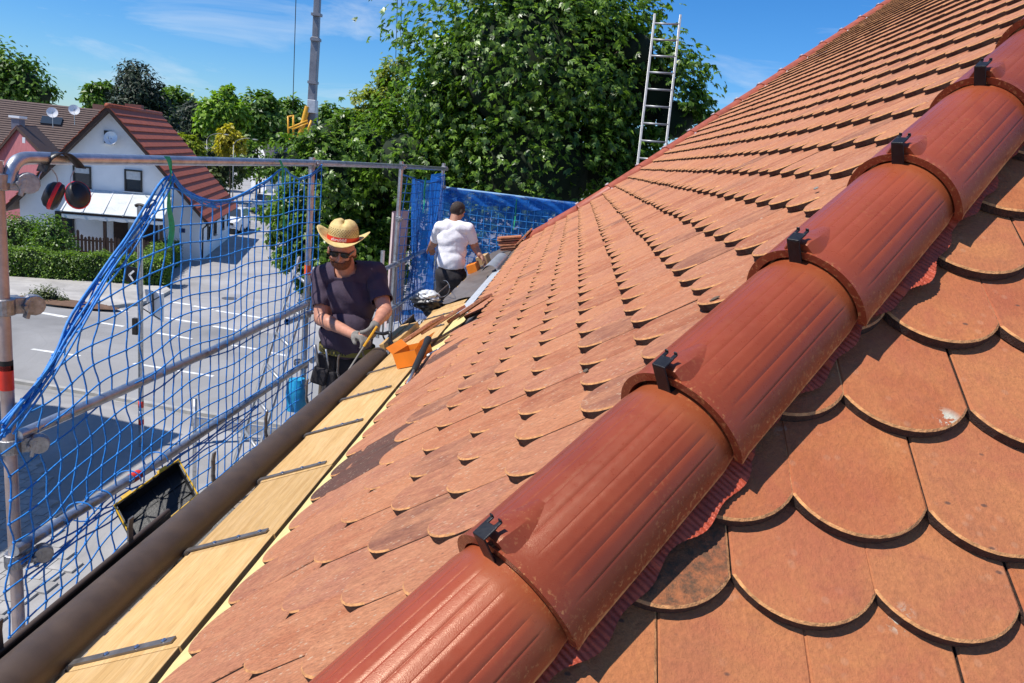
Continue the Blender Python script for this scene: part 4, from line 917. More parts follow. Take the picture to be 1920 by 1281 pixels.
# long brown-roofed house
LB = thing('apartment_house', 'long house with weathered brown tiled roof at the far left', 'house', A(-44, 62, ZG))
ra, rb = at(-160, 172, 60), at(212, 206, 66); rb[2] = ra[2] = (ra[2] + rb[2]) / 2; dn = unit(A(rb[1] - ra[1], -(rb[0] - ra[0]), 0)); dn = dn if dn @ (CAM - ra) > 0 else -dn
ea, eb = ra + dn * 5.6 + A(0, 0, -3.5), rb + dn * 5.6 + A(0, 0, -3.5)
ncr = 20
for k in range(ncr):
    f0, f1 = k / ncr, (k + 1.12) / ncr; b = MB(); up_ = A(0, 0, 1)
    b.prism([ra + (ea - ra) * f0 + up_ * .02, rb + (eb - rb) * f0 + up_ * .02, rb + (eb - rb) * f1 + up_ * .10, ra + (ea - ra) * f1 + up_ * .10], A(0, 0, -.06)); b.build('tile_course', M_BROWNT, LB)
b = MB(); b.prism([ra - A(0, 0, .12), ea - A(0, 0, .12), A(ea[0], ea[1], ZG) - dn * .5, A(*(ra - dn * 5)[:2], ZG), ra - dn * 5.6 - A(0, 0, 3.6)], rb - ra); b.build('wall', simple('cream render', (.55, .53, .47), .9, 0, .06), LB)
wr = unit(rb - ra); WR = np.c_[wr, -dn, A(0, 0, 1)]; wo_ = A(*(ea - dn * .5)[:2], ZG); Lw = np.linalg.norm(rb - ra)
b = MB(); b.prism([wo_, A(wo_[0], wo_[1], ea[2] - .1), A(wo_[0], wo_[1], ea[2] - .1) - dn * .2, wo_ - dn * .2], rb - ra); b.build('front_wall', simple('cream render light', (.58, .56, .50), .9, 0, .06), LB)
for fx_ in (.5, .62, .74, .86, .93): window(LB, WR, wo_ + dn * .02, Lw * fx_, ea[2] - ZG - 2.1, 1.3, 1.4, blind=.2)
b = MB(); b.box(at(192, 208, 66) + A(0, 0, -.2), (1.3, .8, 1.4)); b.build('chimney', simple('brick chimney dark', (.16, .075, .06), .9), LB)
sk_ = MB(); c_ = ra + (rb - ra) * .70 + (ea - ra) * .42 + A(0, 0, .16); sk_.box(c_, (1.5, 1.1, .12), np.c_[wr, unit(ea - ra), np.cross(wr, unit(ea - ra))]); sk_.build('skylight', M_GLASS, LB)
for px, py, lab in ((98, 211, 'white satellite dish on the brown roof, left of the skylight'), (139, 206, 'white satellite dish on the brown roof, right of the skylight')):
    dish(at(px, py, 58.6), A(.5, -.8, .25), .40, None, lab, mast=1.1, m=M_WHITEW)
# pink gable
PK = thing('pink_house', 'pink clad gable with brown tiled roof at the left edge', 'house', A(-35, 48, ZG))
g0 = at(31, 241, 47); pd = A(-.45, .89, 0) * 7
b = MB(); b.prism([at(31, 243, 47), at(78, 290, 46), at(135, 352, 45), A(*at(135, 352, 45)[:2], ZG), A(*at(-40, 400, 47.5)[:2], ZG), at(-40, 330, 47.5)], pd * .6); b.build('wall', M_PINK, PK)
b = MB(); e0 = at(-50, 336, 47.2); rid = at(31, 236, 46.8); b.prism([rid, rid + A(0, 0, -.2), e0 + A(0, 0, -.2), e0], pd); b.prism([at(31, 236, 46.8), at(140, 350, 44.7), at(140, 350, 44.7) + A(0, 0, -.22), at(31, 236, 46.8) + A(0, 0, -.22)], pd); proof = b.build('roof', M_DARKWOOD, PK)
for k in range(7):
    f0, f1 = k / 7, (k + 1.1) / 7; b = MB(); b.prism([rid + (e0 - rid) * f0 + A(0, 0, .03), rid + (e0 - rid) * f1 + A(0, 0, .12), rid + (e0 - rid) * f1 + A(0, 0, .05), rid + (e0 - rid) * f0 + A(0, 0, .01)], pd); b.build('tile_course', simple('red brown tile %d' % k, (.24, .085, .055), .8, 0, .25, 4, .4, 20), PK if False else proof)
b = MB(); c_ = at(34, 232, 48.5); b.box(c_ + A(0, 0, -.5), (.55, .55, 1.6)); b.build('chimney', simple('grey sheet chimney', (.15, .15, .19), .5, .4), PK); b = MB(); b.box(c_ + A(0, 0, .42), (.75, .75, .14)); b.build('chimney_cap', M_ALU, PK)
b = MB(); q = at(46, 263, 46.2); b.box(q + A(.1, -.2, 0), (.18, .05, .35)); b.build('vent', M_ALU, PK)
# distant grey roof
FH = thing('grey_roof_house', 'small house with grey roof far down the side street', 'house', at(510, 300, 98) * A(1, 1, 0) + A(0, 0, ZG))
p_ = [at(488, 263, 96), at(472, 303, 95.5), at(500, 303, 95.0)]; dd_ = at(535, 266, 99) - at(488, 263, 96); dd_[2] = 0
b = MB(); b.prism([p_[0], p_[1], A(*p_[1][:2], ZG), A(*p_[2][:2], ZG), p_[2]], dd_ * .98); b.build('wall', M_WHITEW, FH)
b = MB(); b.prism([p_[0] + A(0, 0, .1), p_[2] + A(.3, -.3, -.1), p_[2] + A(.3, -.3, -.35), p_[0] + A(0, 0, -.2)], dd_); b.prism([p_[0] + A(0, 0, .1), p_[1] + A(-.3, 0, -.1), p_[1] + A(-.3, 0, -.35), p_[0] + A(0, 0, -.2)], dd_); b.build('roof', simple('grey roof', (.17, .15, .16), .8), FH)
b = MB(); b.box(at(527, 285, 95), (1.6, .3, 1.0)); b.build('solar_panel', simple('blue solar panel', (.02, .04, .16), .2), FH)
# ================================================================== vehicles and street things
M_CARW = simple('white car paint', (.78, .79, .80), .22, 0, .03); M_TYRE = simple('tyre rubber', (.02, .02, .02), .8); M_LAMP = simple('headlamp', (.6, .62, .65), .12, .3)
def car(base, ang, label, group):
    t = thing('parked_car', label, 'car', base, group); R = rotm((0, 0, 1), ang)
    def mb(): return MB().xf(R, base)
    # local: x across, y to the rear, z up; nose at y = -2.2
    sec = [(-2.2, .80, .42, .78), (-2.1, .90, .30, .95), (-1.6, .93, .28, 1.05), (-.9, .93, .28, 1.12), (1.9, .93, .30, 1.12), (2.15, .88, .35, 1.05)]
    b = mb(); G = []
    for y, w_, z0, z1 in sec: G.append([(-w_ * .96, y, z0), (-w_, y, (z0 + z1) / 2), (-w_ * .93, y, z1), (-w_ * .5, y, z1 + .03), (w_ * .5, y, z1 + .03), (w_ * .93, y, z1), (w_, y, (z0 + z1) / 2), (w_ * .96, y, z0)])
    b.grid(G); b.face(G[0]); b.face(G[-1][::-1]); b.build('body', M_CARW, t, smooth=True, auto=35)
    b = mb(); lo = [(-.86, -1.0), (.86, -1.0), (.86, 1.95), (-.86, 1.95)]; hi = [(-.66, -.25), (.66, -.25), (.66, 1.6), (-.66, 1.6)]
    V = [(x, y, 1.12) for x, y in lo] + [(x, y, 1.66) for x, y in hi]; b.add(V, [[0, 3, 2, 1], [4, 5, 6, 7], [0, 1, 5, 4], [1, 2, 6, 5], [2, 3, 7, 6], [3, 0, 4, 7]]); cab = b.build('cabin', M_CARW, t, bevel=.05)
    b = mb(); b.face([(-.76, -.985, 1.145), (.76, -.985, 1.145), (.60, -.31, 1.63), (-.60, -.31, 1.63)]); wdn = b.build('windscreen', M_GLASS, cab)
    wdn.location = wdn.location + Vector(R @ A(0, -.02, .02))
    for s in (-1, 1):
        b = mb(); b.prism([(s * .845, -.8, 1.17), (s * .845, 1.8, 1.17), (s * .70, 1.5, 1.6), (s * .70, -.2, 1.6)], (s * .02, 0, 0)); b.build('side_window', M_GLASS, cab)
        b = mb(); b.ell((s * .66, -2.12, .84), (.20, .08, .09)); b.build('headlight', M_LAMP, t, smooth=True)
        b = mb(); b.ell((s * 1.02, -.78, 1.15), (.11, .07, .08)); b.build('wing_mirror', M_CARW, t, smooth=True)
        b = mb(); b.ell((s * .62, -2.17, .52), (.11, .04, .06)); b.build('fog_lamp', M_LAMP, t, smooth=True)
        for yy in (-1.4, 1.35):
            b = mb(); b.lathe([(.34, -.11), (.36, -.06), (.36, .06), (.34, .11)], (s * .82, yy, .36), (1, 0, 0), 18); wh_ = b.build('wheel', M_TYRE, t, smooth=True, auto=40)
            b = mb(); b.lathe([(.22, 0), (.2, .02)], (s * .925, yy, .36), (s, 0, 0), 14); b.build('rim', M_GALV, wh_)
    b = mb(); b.box((0, -2.215, .72), (1.0, .03, .18)); b.build('grille', M_BLACK, t); b = mb(); b.box((0, -2.17, .42), (1.5, .05, .16)); b.build('lower_grille', M_BLACK, t); b = mb(); b.box((0, -2.235, .55), (.52, .02, .11)); b.build('number_plate', M_WHITE, t)
ra_ = math.atan2(.37, .93) * 1.0
car(gpt(436, 433) , ra_ * .55, 'white compact car parked facing us beside the white house wall', 'cars parked in the side street')
car(gpt(497, 398), ra_ * .6, 'white car further up the side street half hidden by leaves', 'cars parked in the side street')
car(gpt(563, 405), ra_ * .6, 'white car mostly hidden behind the bushy tree', 'cars parked in the side street')
M_LPOLE = simple('grey lamp pole', (.22, .23, .23), .5, .3, .1)
def lamp(px, pyb, pyt, label, Y, arm=1.4):
    p = at(px, pyb, Y); top = at(px, pyt, Y); t = thing('street_lamp', label, 'street lamp', A(p[0], p[1], ZG), 'street lamps'); b = MB(); b.path([A(p[0], p[1], ZG), A(p[0], p[1], top[2])], [.05, .035], 8); b.build('pole', M_LPOLE, t, smooth=True)
    b = MB(); c = A(p[0], p[1], top[2]); b.path(curve([c, c + A(.25, 0, .35), c + A(.9, 0, .6), c + A(1.3, 0, .62)], 5), .022, 6); b.build('arm', M_LPOLE, t, smooth=True); b = MB(); b.ell(c + A(1.7, 0, .58), (.25, .09, .05)); b.build('lamp_head', M_LPOLE, t, smooth=True)
lamp(436, 380, 272, 'curved street lamp standing behind the parked car', 58); lamp(387, 340, 262, 'slim street lamp in front of the dark conifer', 64)
# crane / boom with yellow cylinder
cr = thing('truck_crane', 'grey telescopic crane mast with yellow cylinder and railing', 'crane', A(-10.9, 30, ZG))
M_MAST = simple('grey crane steel', (.20, .20, .22), .45, .4, .2, 3); M_YEL = simple('yellow crane paint', (.72, .36, .02), .45, 0, .12, 4)
m0, m1, m2 = at(583, 420, 30), at(585, 200, 30), at(598, -60, 30)
b = MB(); b.bar(A(m0[0], m0[1], ZG), m1, .42, .36, (0, 1, 0)); b.build('lower_mast', M_MAST, cr, bevel=.02)
b = MB(); b.bar(at(584, 215, 30), at(592, 70, 30), .30, .28, (0, 1, 0)); b.bar(at(592, 72, 30), m2, .24, .22, (0, 1, 0)); b.build('upper_mast', M_MAST, cr, bevel=.02)
for px, py in ((592, 75), (594, 28), (587, 155)): b = MB(); b.box(at(px, py, 29.9), (.36, .3, .10)); b.build('mast_collar', M_MAST, cr)
b = MB(); b.box(at(586, 200, 29.8), (.34, .34, .5)); b.build('hinge', simple('light grey steel', (.45, .47, .5), .4, .3), cr, bevel=.02)
b = MB(); b.path([at(577, 200, 29.7), at(560, 262, 29.7)], .11, 12); b.build('hydraulic_cylinder', M_YEL, cr, smooth=True, auto=50)
b = MB(); b.path([at(575, 258, 29.6), at(570, 275, 29.6)], .10, 10); b.path([at(572, 258, 29.6), at(584, 226, 29.6)], .05, 8); b.build('yellow_strut', M_YEL, cr, smooth=True)
b = MB()
for (a, c) in (((540, 218), (541, 262)), ((550, 216), (550, 262)), ((541, 241), (577, 226)), ((548, 243), (578, 231)), ((540, 219), (550, 217)), ((541, 262), (552, 262)), ((541, 240), (550, 238))): b.path([at(*a, 29.6), at(*c, 29.6)], .035, 6)
b.build('railing', M_YEL, cr, smooth=True)
b = MB(); b.box(at(582, 268, 29.5), (.5, .5, .7)); b.build('control_box', simple('grey control box', (.42, .47, .52), .5), cr, bevel=.03)
b = MB(); b.path([at(556, -40, 30), at(552, 95, 30), at(549, 200, 30)], .016, 5); tag(b.build('hoist_cable', M_BLACK), 'thin dark hoist cable hanging left of the crane mast', 'cable')
for px, lab in ((744, 'left one of two thin cables above the light green tree'), (752, 'right one of two thin cables above the light green tree')):
    b = MB(); b.path([at(px + 2, -30, 26), at(px - 2, 110, 26)], .012, 5); tag(b.build('hoist_cable', M_BLACK), lab, 'cable')
# sign post on the near pavement
sb_ = gpt(265, 836); sgn = thing('sign_post', 'grey sign post with chevron board and white panel beside the yard', 'sign', sb_); Ys = sb_[1]
b = MB(); tpz = at(262, 388, Ys); b.path([sb_, A(tpz[0], Ys, tpz[2])], .055, 12); b.build('pole', M_GALV, sgn, smooth=True, auto=50)
b = MB(); b.path(curve([at(254, 386, Ys), at(262, 384, Ys), at(278, 388, Ys), at(293, 380, Ys)], 4), .035, 8); b.build('top_arm', M_FRAME, sgn, smooth=True)
ZZ = lambda px, py, d=0.: at(px, py, Ys + d)
b = MB(); b.prism([ZZ(236, 498, .1), ZZ(262, 504, .1), ZZ(262, 536, .1), ZZ(236, 528, .1)], A(0, .03, 0)); cb_ = b.build('chevron_board', simple('black sign board', (.015, .015, .017), .4), sgn)
b = MB(); b.bar(ZZ(251, 508, .08), ZZ(242, 516, .08), .04, .008, (0, 1, 0)); b.bar(ZZ(242, 515, .08), ZZ(250, 527, .08), .04, .008, (0, 1, 0)); b.build('arrow', M_WHITE, cb_)
b = MB(); b.prism([ZZ(271, 543, .2), ZZ(304, 551, .3), ZZ(303, 604, .3), ZZ(279, 588, .2)], A(.02, .05, 0)); wpn = b.build('panel', M_WHITEW, sgn)
b = MB(); b.path([ZZ(262, 578, 0), ZZ(300, 556, .2)], .012, 6); b.path([ZZ(262, 575, 0), ZZ(302, 600, .2)], .012, 6); b.path([ZZ(286, 546, .18), ZZ(288, 592, .18)], .02, 6); b.build('bracket', M_FRAME, sgn)
b = MB(); b.box(ZZ(254, 612, 0), (.10, .10, .36)); b.build('counter', M_FRAME, sgn)
for k, (ya, yb) in enumerate(((752, 764), (770, 780), (786, 796))): b = MB(); b.path([A(tpz[0] * .03 + sb_[0] * .97, Ys, ZZ(265, yb)[2]), A(tpz[0] * .03 + sb_[0] * .97, Ys, ZZ(265, ya)[2])], .0575, 12); b.build('warning_stripe', M_RED if k != 1 else M_WHITE, sgn, smooth=True)
# low steel barrier in the yard
br_ = thing('steel_frame', 'low galvanised steel frame standing in the yard beyond the net', 'frame', gpt(364, 950))
q0 = gpt(364, 960); q1 = atx(364, 748, q0[0]); 
b = MB(); b.path([q0, A(q0[0], q0[1], at(364, 748, q0[1])[2])], .035, 10); b.build('post', M_GALV, br_, smooth=True)
b = MB(); b.bar(at(358, 790, q0[1]), at(520, 812, q0[1] + .3), .06, .16, (0, 0, 1)); b.build('beam', M_GALV, br_)
# aluminium ladder outside the net
def ladder(name, label, a0, a1, b0, b1, n, r=.018, flat=False, ext=0.):
    t = thing(name, label, 'ladder', (a1 + b1) / 2); 
    for p, q in ((a0, a1), (b0, b1)): bb = MB(); bb.bar(p, q, .022, .034, (b0 - a0)); bb.build('stile', M_LADDER, t, bevel=.004)
    for k in range(n): f = (k + .6) / n; bb = MB(); bb.path([a0 + (a1 - a0) * f, b0 + (b1 - b0) * f], r * .8, 10); bb.build('rung', M_LADDER, t, smooth=True)
    return t
M_LADDER = simple('ladder aluminium', (.33, .335, .34), .45, .5, .15, 12)
a0, a1 = atx(561, 482, -2.45), atx(436, 879, -2.45); a1 = a0 + (a1 - a0) * 1.35
off_ = A(.24, -.30, -.03); ladder('aluminium_ladder', 'bright aluminium ladder leaning against the scaffold outside the blue net', a0, a1, a0 + off_, a1 + off_, 9)
# ladder behind the far roof edge
l0, l1 = at(1228, 26, 10.9), at(1193, 330, 9.6); m0_, m1_ = at(1276, 28, 10.9), at(1247, 290, 9.75); k_ = 1.25
ladder('aluminium_ladder', 'tall ladder sticking up behind the far red ridge caps', l0, l0 + (l1 - l0) * k_, m0_, m0_ + (m1_ - m0_) * (k_ * 1.16), 12)
# bucket-blue bag by the second post
b = MB(); c_ = at(556, 742, 4.3)
G = []
for i, z in enumerate(np.linspace(0, 1, 9)):
    r_ = .085 * (1 - .35 * z ** 2); G.append([c_ + A(r_ * math.cos(a) * (1 + .25 * math.sin(3 * a + z * 5)), r_ * math.sin(a) * (1 + .2 * math.cos(2 * a + 4 * z)), -.12 + .26 * z) for a in np.linspace(0, 2 * math.pi, 18)])
b.grid(G); b.face(G[0][:-1]); b.face(G[-1][:-1][::-1]); tag(b.build('plastic_sack', simple('blue plastic', (.02, .30, .55), .35, 0, .2, 12, .5, 25), None, smooth=True), 'crumpled light blue plastic sack hanging at the scaffold post', 'sack')
# ================================================================== things on the scaffold and eave
# ear defenders on the top rail
em = thing('ear_defenders', 'black and red ear defenders hanging on the top rail', 'ear defenders', sp(125, 400, .05))
M_PLB = simple('black plastic', (.013, .013, .015), .38, 0, .2, 30, .1, 150); M_PLR = simple('red plastic', (.62, .012, .02), .35, 0, .1, 30)
hb_ = [sp(80, 335, .10), sp(82, 315, .10), sp(95, 296, .085), sp(112, 290, .04), sp(128, 290, -.02), sp(142, 305, -.05), sp(143, 325, -.05)]
P = curve([sp(78, 322, .02), sp(88, 300, .04), sp(105, 289, .06), sp(122, 289, .07), sp(138, 300, .075), sp(152, 316, .08)], 6); b = MB(); G = []
for p in P: G.append([p + SP_N * -.022, p + SP_N * .022, p + SP_N * .022 + A(0, 0, .004), p - SP_N * .022 + A(0, 0, .004), p - SP_N * .022])
b.grid(G); b.build('headband', M_PLB, em, smooth=True)
for (p, q) in (((78, 322), (74, 342)), ((96, 316), (108, 344)), ((140, 318), (132, 345)),): b = MB(); b.path(curve([sp(*p, .05), sp((p[0] + q[0]) / 2 + (4 if q[0] > p[0] else -3), (p[1] + q[1]) / 2, .05), sp(*q, .05)], 4), .0022, 6); b.build('wire', M_GALV, em, smooth=True)
for (px, py, ax) in ((101, 367, A(-.82, -.42, .38)), (146, 366, A(.55, -.75, .36))):
    c = sp(px, py, .07); ax = unit(ax); b = MB(); b.lathe([(.004, .037), (.033, .034), (.051, .020), (.057, 0), (.055, -.018), (.038, -.028), (.004, -.022)], c, ax, 26, sx=.82, hint=(0, 0, 1)); cu = b.build('cup', M_PLB, em, smooth=True, auto=50)
    b = MB(); x, y, z = frame(ax, (0, 0, 1))
    G = [[c + (x * .82 * r_ * math.cos(a) + y * r_ * math.sin(a)) + z * h_ for r_, h_ in ((.0565, .006), (.0595, .003), (.0595, -.005), (.0565, -.008))] for a in np.linspace(0, 2 * math.pi, 26)]
    b.grid(G); b.build('red_band', M_PLR, cu, smooth=True)
    b = MB(); b.bar(c + y * .03 + z * .026, c - y * .01 + z * .033, .016, .006, z); b.build('red_yoke', M_PLR, cu)
# tool case lid
tl_ = thing('tool_case', 'open black tool case with yellow rim standing by the guard rail', 'tool case', at(300, 1000, 1.75) * A(1, 1, 0) + A(0, 0, -1.77))
c00, c10, c11, c01 = at(214, 948, 1.72), at(335, 862, 2.0), at(371, 928, 1.85), at(255, 1025, 1.6)
n_ = unit(np.cross(c10 - c00, c01 - c00)); n_ = n_ if n_ @ (CAM - c00) < 0 else -n_
M_CASE = simple('matt black case', (.010, .010, .011), .5, 0, .2, 20, .15, 100); M_CASEY = simple('yellow case rim', (.62, .36, .01), .45, 0, .12, 20)
b = MB(); dp = n_ * .085; q = [c00, c10, c11, c01]; ctr = sum(q) / 4
inn = [p + (ctr - p) * .06 for p in q]
b.add([*q, *[p + dp for p in q], *inn, *[p + dp * .85 for p in inn]], [[4, 5, 6, 7]] + [[i, (i + 1) % 4, 4 + (i + 1) % 4, 4 + i] for i in range(4)] + [[i, 8 + i, 8 + (i + 1) % 4, (i + 1) % 4] for i in range(4)] + [[8 + i, 12 + i, 12 + (i + 1) % 4, 8 + (i + 1) % 4] for i in range(4)] + [[12, 15, 14, 13]]); lid = b.build('lid', M_CASE, tl_)
b = MB()
for i in range(4): b.path([q[i] - n_ * .002, q[(i + 1) % 4] - n_ * .002], .0036, 6)
b.build('yellow_rim', M_CASEY, lid)
b = MB()
for f in (.3, .55, .8): b.bar(inn[0] + (inn[1] - inn[0]) * f + dp * .8, inn[3] + (inn[2] - inn[3]) * f + dp * .82, .008, .012, n_)
for f in (.35, .7): b.bar(inn[0] + (inn[3] - inn[0]) * f + dp * .8, inn[1] + (inn[2] - inn[1]) * f + dp * .82, .008, .012, n_)
b.build('lid_ribs', M_CASE, lid)
for f in (.22, .74): b = MB(); p = c00 + (c10 - c00) * f; b.bar(p + unit(p - ctr) * .008 - unit(c10 - c00) * .03, p + unit(p - ctr) * .008 + unit(c10 - c00) * .022, .018, .012, n_); b.build('latch', M_CASEY, lid)
b = MB(); b.prism([c01 + A(0, 0, -.01), c11 + A(0, 0, -.01), c11 + A(.34, -.05, -.03), c01 + A(.34, -.05, -.03)], A(0, 0, -.16)); b.build('case_body', M_CASE, tl_, bevel=.01)
# orange carton, hammer, loose tiles, nail boxes
M_CARTON = simple('orange carton', (.86, .23, .012), .55, 0, .10, 8); M_CARD = simple('brown cardboard', (.48, .31, .15), .85, 0, .1, 20); M_CARDW = simple('white carton print', (.75, .74, .72), .6)
def carton(label, P, ux, uy, uz, flap=True, mats=None, group=None):
    t = thing('carton', label, 'box', P + (ux + uy) / 2, group); b = MB(); o = P
    b.add([o, o + ux, o + ux + uy, o + uy, o + uz, o + ux + uz, o + ux + uy + uz, o + uy + uz], [[0, 3, 2, 1], [0, 1, 5, 4], [1, 2, 6, 5], [2, 3, 7, 6], [3, 0, 4, 7]] + ([[4, 5, 6, 7]] if not flap else [])); b.build('body', (mats or M_CARTON), t)
    if flap:
        b = MB(); b.prism([o + uz + ux, o + uz + ux + uy, o + uz + ux * 1.35 + uy + uz * .5, o + uz + ux * 1.35 + uz * .5], unit(ux) * .002); b.prism([o + uz, o + uz + uy, o + uz * 1.5 - ux * .2 + uy, o + uz * 1.5 - ux * .2], unit(ux) * .002); b.build('flap', M_CARTON, t)
        b = MB(); b.prism([o + uz * .6 + (ux + uy) * .03, o + ux * .97 + uz * .6 + uy * .03, o + (ux + uy) * .97 + uz * .6, o + uy * .97 + uz * .6 + ux * .03], uz * .02); b.build('nails', M_STRAP, t)
    return t
cP = on_eave(758, 700, .01); ey = A(0, 1, 0)
k0 = on_eave(745, 692, .004); kx = SPK_U * .14 + ey * -.05; ky = ey * .17 + SPK_U * .05; kz = SPK_N * .085
carton('open orange carton of nails on the eave board beside the hammer', k0, kx, ky, kz)
hm = thing('hammer', 'hammer with black rubber grip leaning on the orange carton', 'hammer', on_eave(775, 712, .02))
h0_, h1_ = on_eave(803, 636, .13), on_eave(776, 695, .10); b = MB(); b.path(curve([h0_, h0_ * .75 + h1_ * .25, h0_ * .5 + h1_ * .5, h1_], 4), [.019, .021, .0185, .016, .0155, .0155, .016, .0165, .0165, .0165, .016, .0155, .013], 12); b.build('grip', simple('rubber grip', (.011, .011, .012), .75, 0, .2, 60, .3, 250), hm, smooth=True)
h2_ = on_eave(757, 735, .05); b = MB(); b.path([h1_, h2_], .0075, 10); b.build('shaft', M_GALV, hm, smooth=True); b = MB(); b.bar(h2_ - ey * .06 + SPK_U * .02, h2_ + ey * .07 - SPK_U * .02, .028, .026, SPK_N); b.path([h2_ + ey * .06 - SPK_U * .02, h2_ + ey * .16 + SPK_N * -.02], [.011, .003], 8); b.build('head', M_STRAP, hm, bevel=.004)
tg = MB(); c_ = on_eave(803, 668, .05); tg.path([c_, c_ + A(.06, .09, .03)], .012, 10); pl_ = thing('marker_pen', 'red capped marker lying behind the hammer grip', 'pen', c_); tg.build('barrel', M_CARDW, pl_, smooth=True); tg = MB(); tg.path([c_ + A(.06, .09, .03), c_ + A(.085, .127, .043)], .014, 10); tg.build('cap', M_PLR, pl_, smooth=True)
# loose tiles
def loose_tile(P, ux, uy, label, group=None, mat=M_TILE):
    V, F = tile_solid(tile_outline(), 0.); x, y = unit(ux), unit(uy); y = unit(y - (x @ y) * x); z = np.cross(x, y); b = MB(); b.add(V, F); me = b.mesh('loose_tile', mat)
    o = bpy.data.objects.new('loose_tile', me); COL.objects.link(o); o.matrix_world = Matrix([[x[0], y[0], z[0], P[0]], [x[1], y[1], z[1], P[1]], [x[2], y[2], z[2], P[2]], [0, 0, 0, 1]]); return tag(o, label, 'roof tile', group)
loose_tile(on_eave(752, 648, .05), A(-.25, -1, -.05), U1 * 1 + A(0, .15, 0), 'loose tile lying across the eave board above the orange carton')
loose_tile(on_eave(752, 648, .05) + N1 * .02 + A(.11, .16, .03), A(-.15, -1, 0), U1 + A(0, .1, 0), 'loose tile resting on the lower loose tile beside the carton')
loose_tile(on_eave(842, 612, .06) + A(0, 0, .02), A(-.2, -1, 0), U1 + A(0, .15, 0), 'loose tile overhanging next to the white flat profile')
# boards, membrane and metal profile of the far eave
b = MB(); b.prism([eave(-.30, 4.55, -.02), eave(-.02, 4.55, -.02), eave(-.02, 9.0, -.02), eave(-.30, 9.0, -.02)][::-1], SPK_N * .02); b.build('eave_board', M_WOOD, roof)
M_MEMB = simple('grey underlay membrane', (.15, .125, .108), .42, .1, .25, 7, .5, 18); b = MB(); G = []
for y in np.linspace(4.75, 9.0, 52): G.append([eave(wd, y, .012 + .006 * math.sin(y * 14 + wd * 30) + .004 * math.sin(y * 31)) for wd in np.linspace(-.28, .06, 8)])
b.grid(G[::-1]); b.build('underlay_membrane', M_MEMB, roof, smooth=True)
b = MB(); G = []
for y in np.linspace(2.5, 8.9, 52): G.append([mp_(uu, y, -.022 + .003 * math.sin(y * 11)) for uu in (-1.03, -.9, -.75, -.5, -.3)])
b.grid(G[::-1]); b.build('underlay_membrane', M_MEMB, roof, smooth=True)
M_PROF = simple('pale metal flashing profile', (.66, .69, .72), .35, .35, .06, 10)
q0, q1 = on_eave(852, 594, .05), on_eave(925, 510, .05); b = MB(); dv = unit(q1 - q0); b.prism([q0, q0 + SPK_U * .11, q1 + SPK_U * .11, q1], SPK_N * .004); b.prism([q0 + SPK_U * .11, q0 + SPK_U * .11 + SPK_N * .03, q1 + SPK_U * .11 + SPK_N * .03, q1 + SPK_U * .11], SPK_U * .004)
tag(b.build('metal_profile', M_PROF), 'pale flat metal eave profile lying along the tile edge', 'profile')
q0 = on_eave(918, 512, .06); gs = trough(q0, q0 + A(.01, 1.1, 0), .075, up=-1, a0=.1, a1=math.pi - .1, bead=False); gs.build  
tag(gs.build('gutter_offcut', [simple('grey gutter zinc', (.50, .52, .56), .35, .5, .1, 10), M_GUTIN], None, smooth=True, auto=50), 'short pale grey gutter offcut arched over the membrane', 'gutter')
q0 = on_eave(862, 548, .03); g2 = trough(eave(-.37, 4.9, -.02), eave(-.37, 6.3, -.02), .08); tag(g2.build('gutter_offcut', [M_GUTTER, M_GUTIN], None, smooth=True, auto=50), 'dark brown gutter piece hung in front of the man in white', 'gutter')
g3 = trough(eave(-.38, 3.75, -.02), eave(-.38, 4.6, -.02), .08); tag(g3.build('gutter_offcut', [M_GUTTER, M_GUTIN], None, smooth=True, auto=50), 'dark gutter piece beside the black cable bundle', 'gutter')
for i, (ya, yb, wd, lab) in enumerate(((3.3, 3.95, -.37, 'pale timber offcut lying nearer to the scaffold by the dark gutter piece'), (3.28, 3.9, -.29, 'pale timber offcut lying on the board side of its twin'))):
    b = MB(); b.bar(eave(wd, ya, .02), eave(wd, yb, .02), .06, .05, SPK_N); tag(b.build('timber_offcut', M_WOOD, None, bevel=.003), lab, 'timber')
# crumpled bag and cable
bag = thing('plastic_bag', 'crumpled black and white plastic bag with a cable on the gutter', 'bag', on_eave(800, 575, .02)); c_ = on_eave(802, 566, .07)
for nm, m_, cc, s in (('black_part', M_PLB, c_, .085), ('white_part', simple('crumpled white film', (.62, .64, .66), .3, .1, .15, 20), c_ + A(.01, -.02, .045), .062)):
    b = MB(); b.ell(c_ * 0, (1, 1, 1), None, 40, 26); V = b.V[0]; rg = np.random.default_rng(4 if nm[0] == 'b' else 9); ks = rg.normal(size=(22, 3)) * 4.2; f = .95 + sum(.085 * (np.abs(np.sin(V @ k + i)) - .5) for i, k in enumerate(ks)); b.V[0] = cc + V * f[:, None] * A(s * 1.2, s * 1.0, s * .75); b.build(nm, m_, bag, smooth=True)
b = MB(); b.path(curve([on_eave(805, 560, .08), on_eave(835, 555, .03), on_eave(843, 540, .12), on_eave(838, 528, .13), on_eave(832, 526, .12)], 6), .0028, 6); b.build('cable', M_GALV, bag, smooth=True)
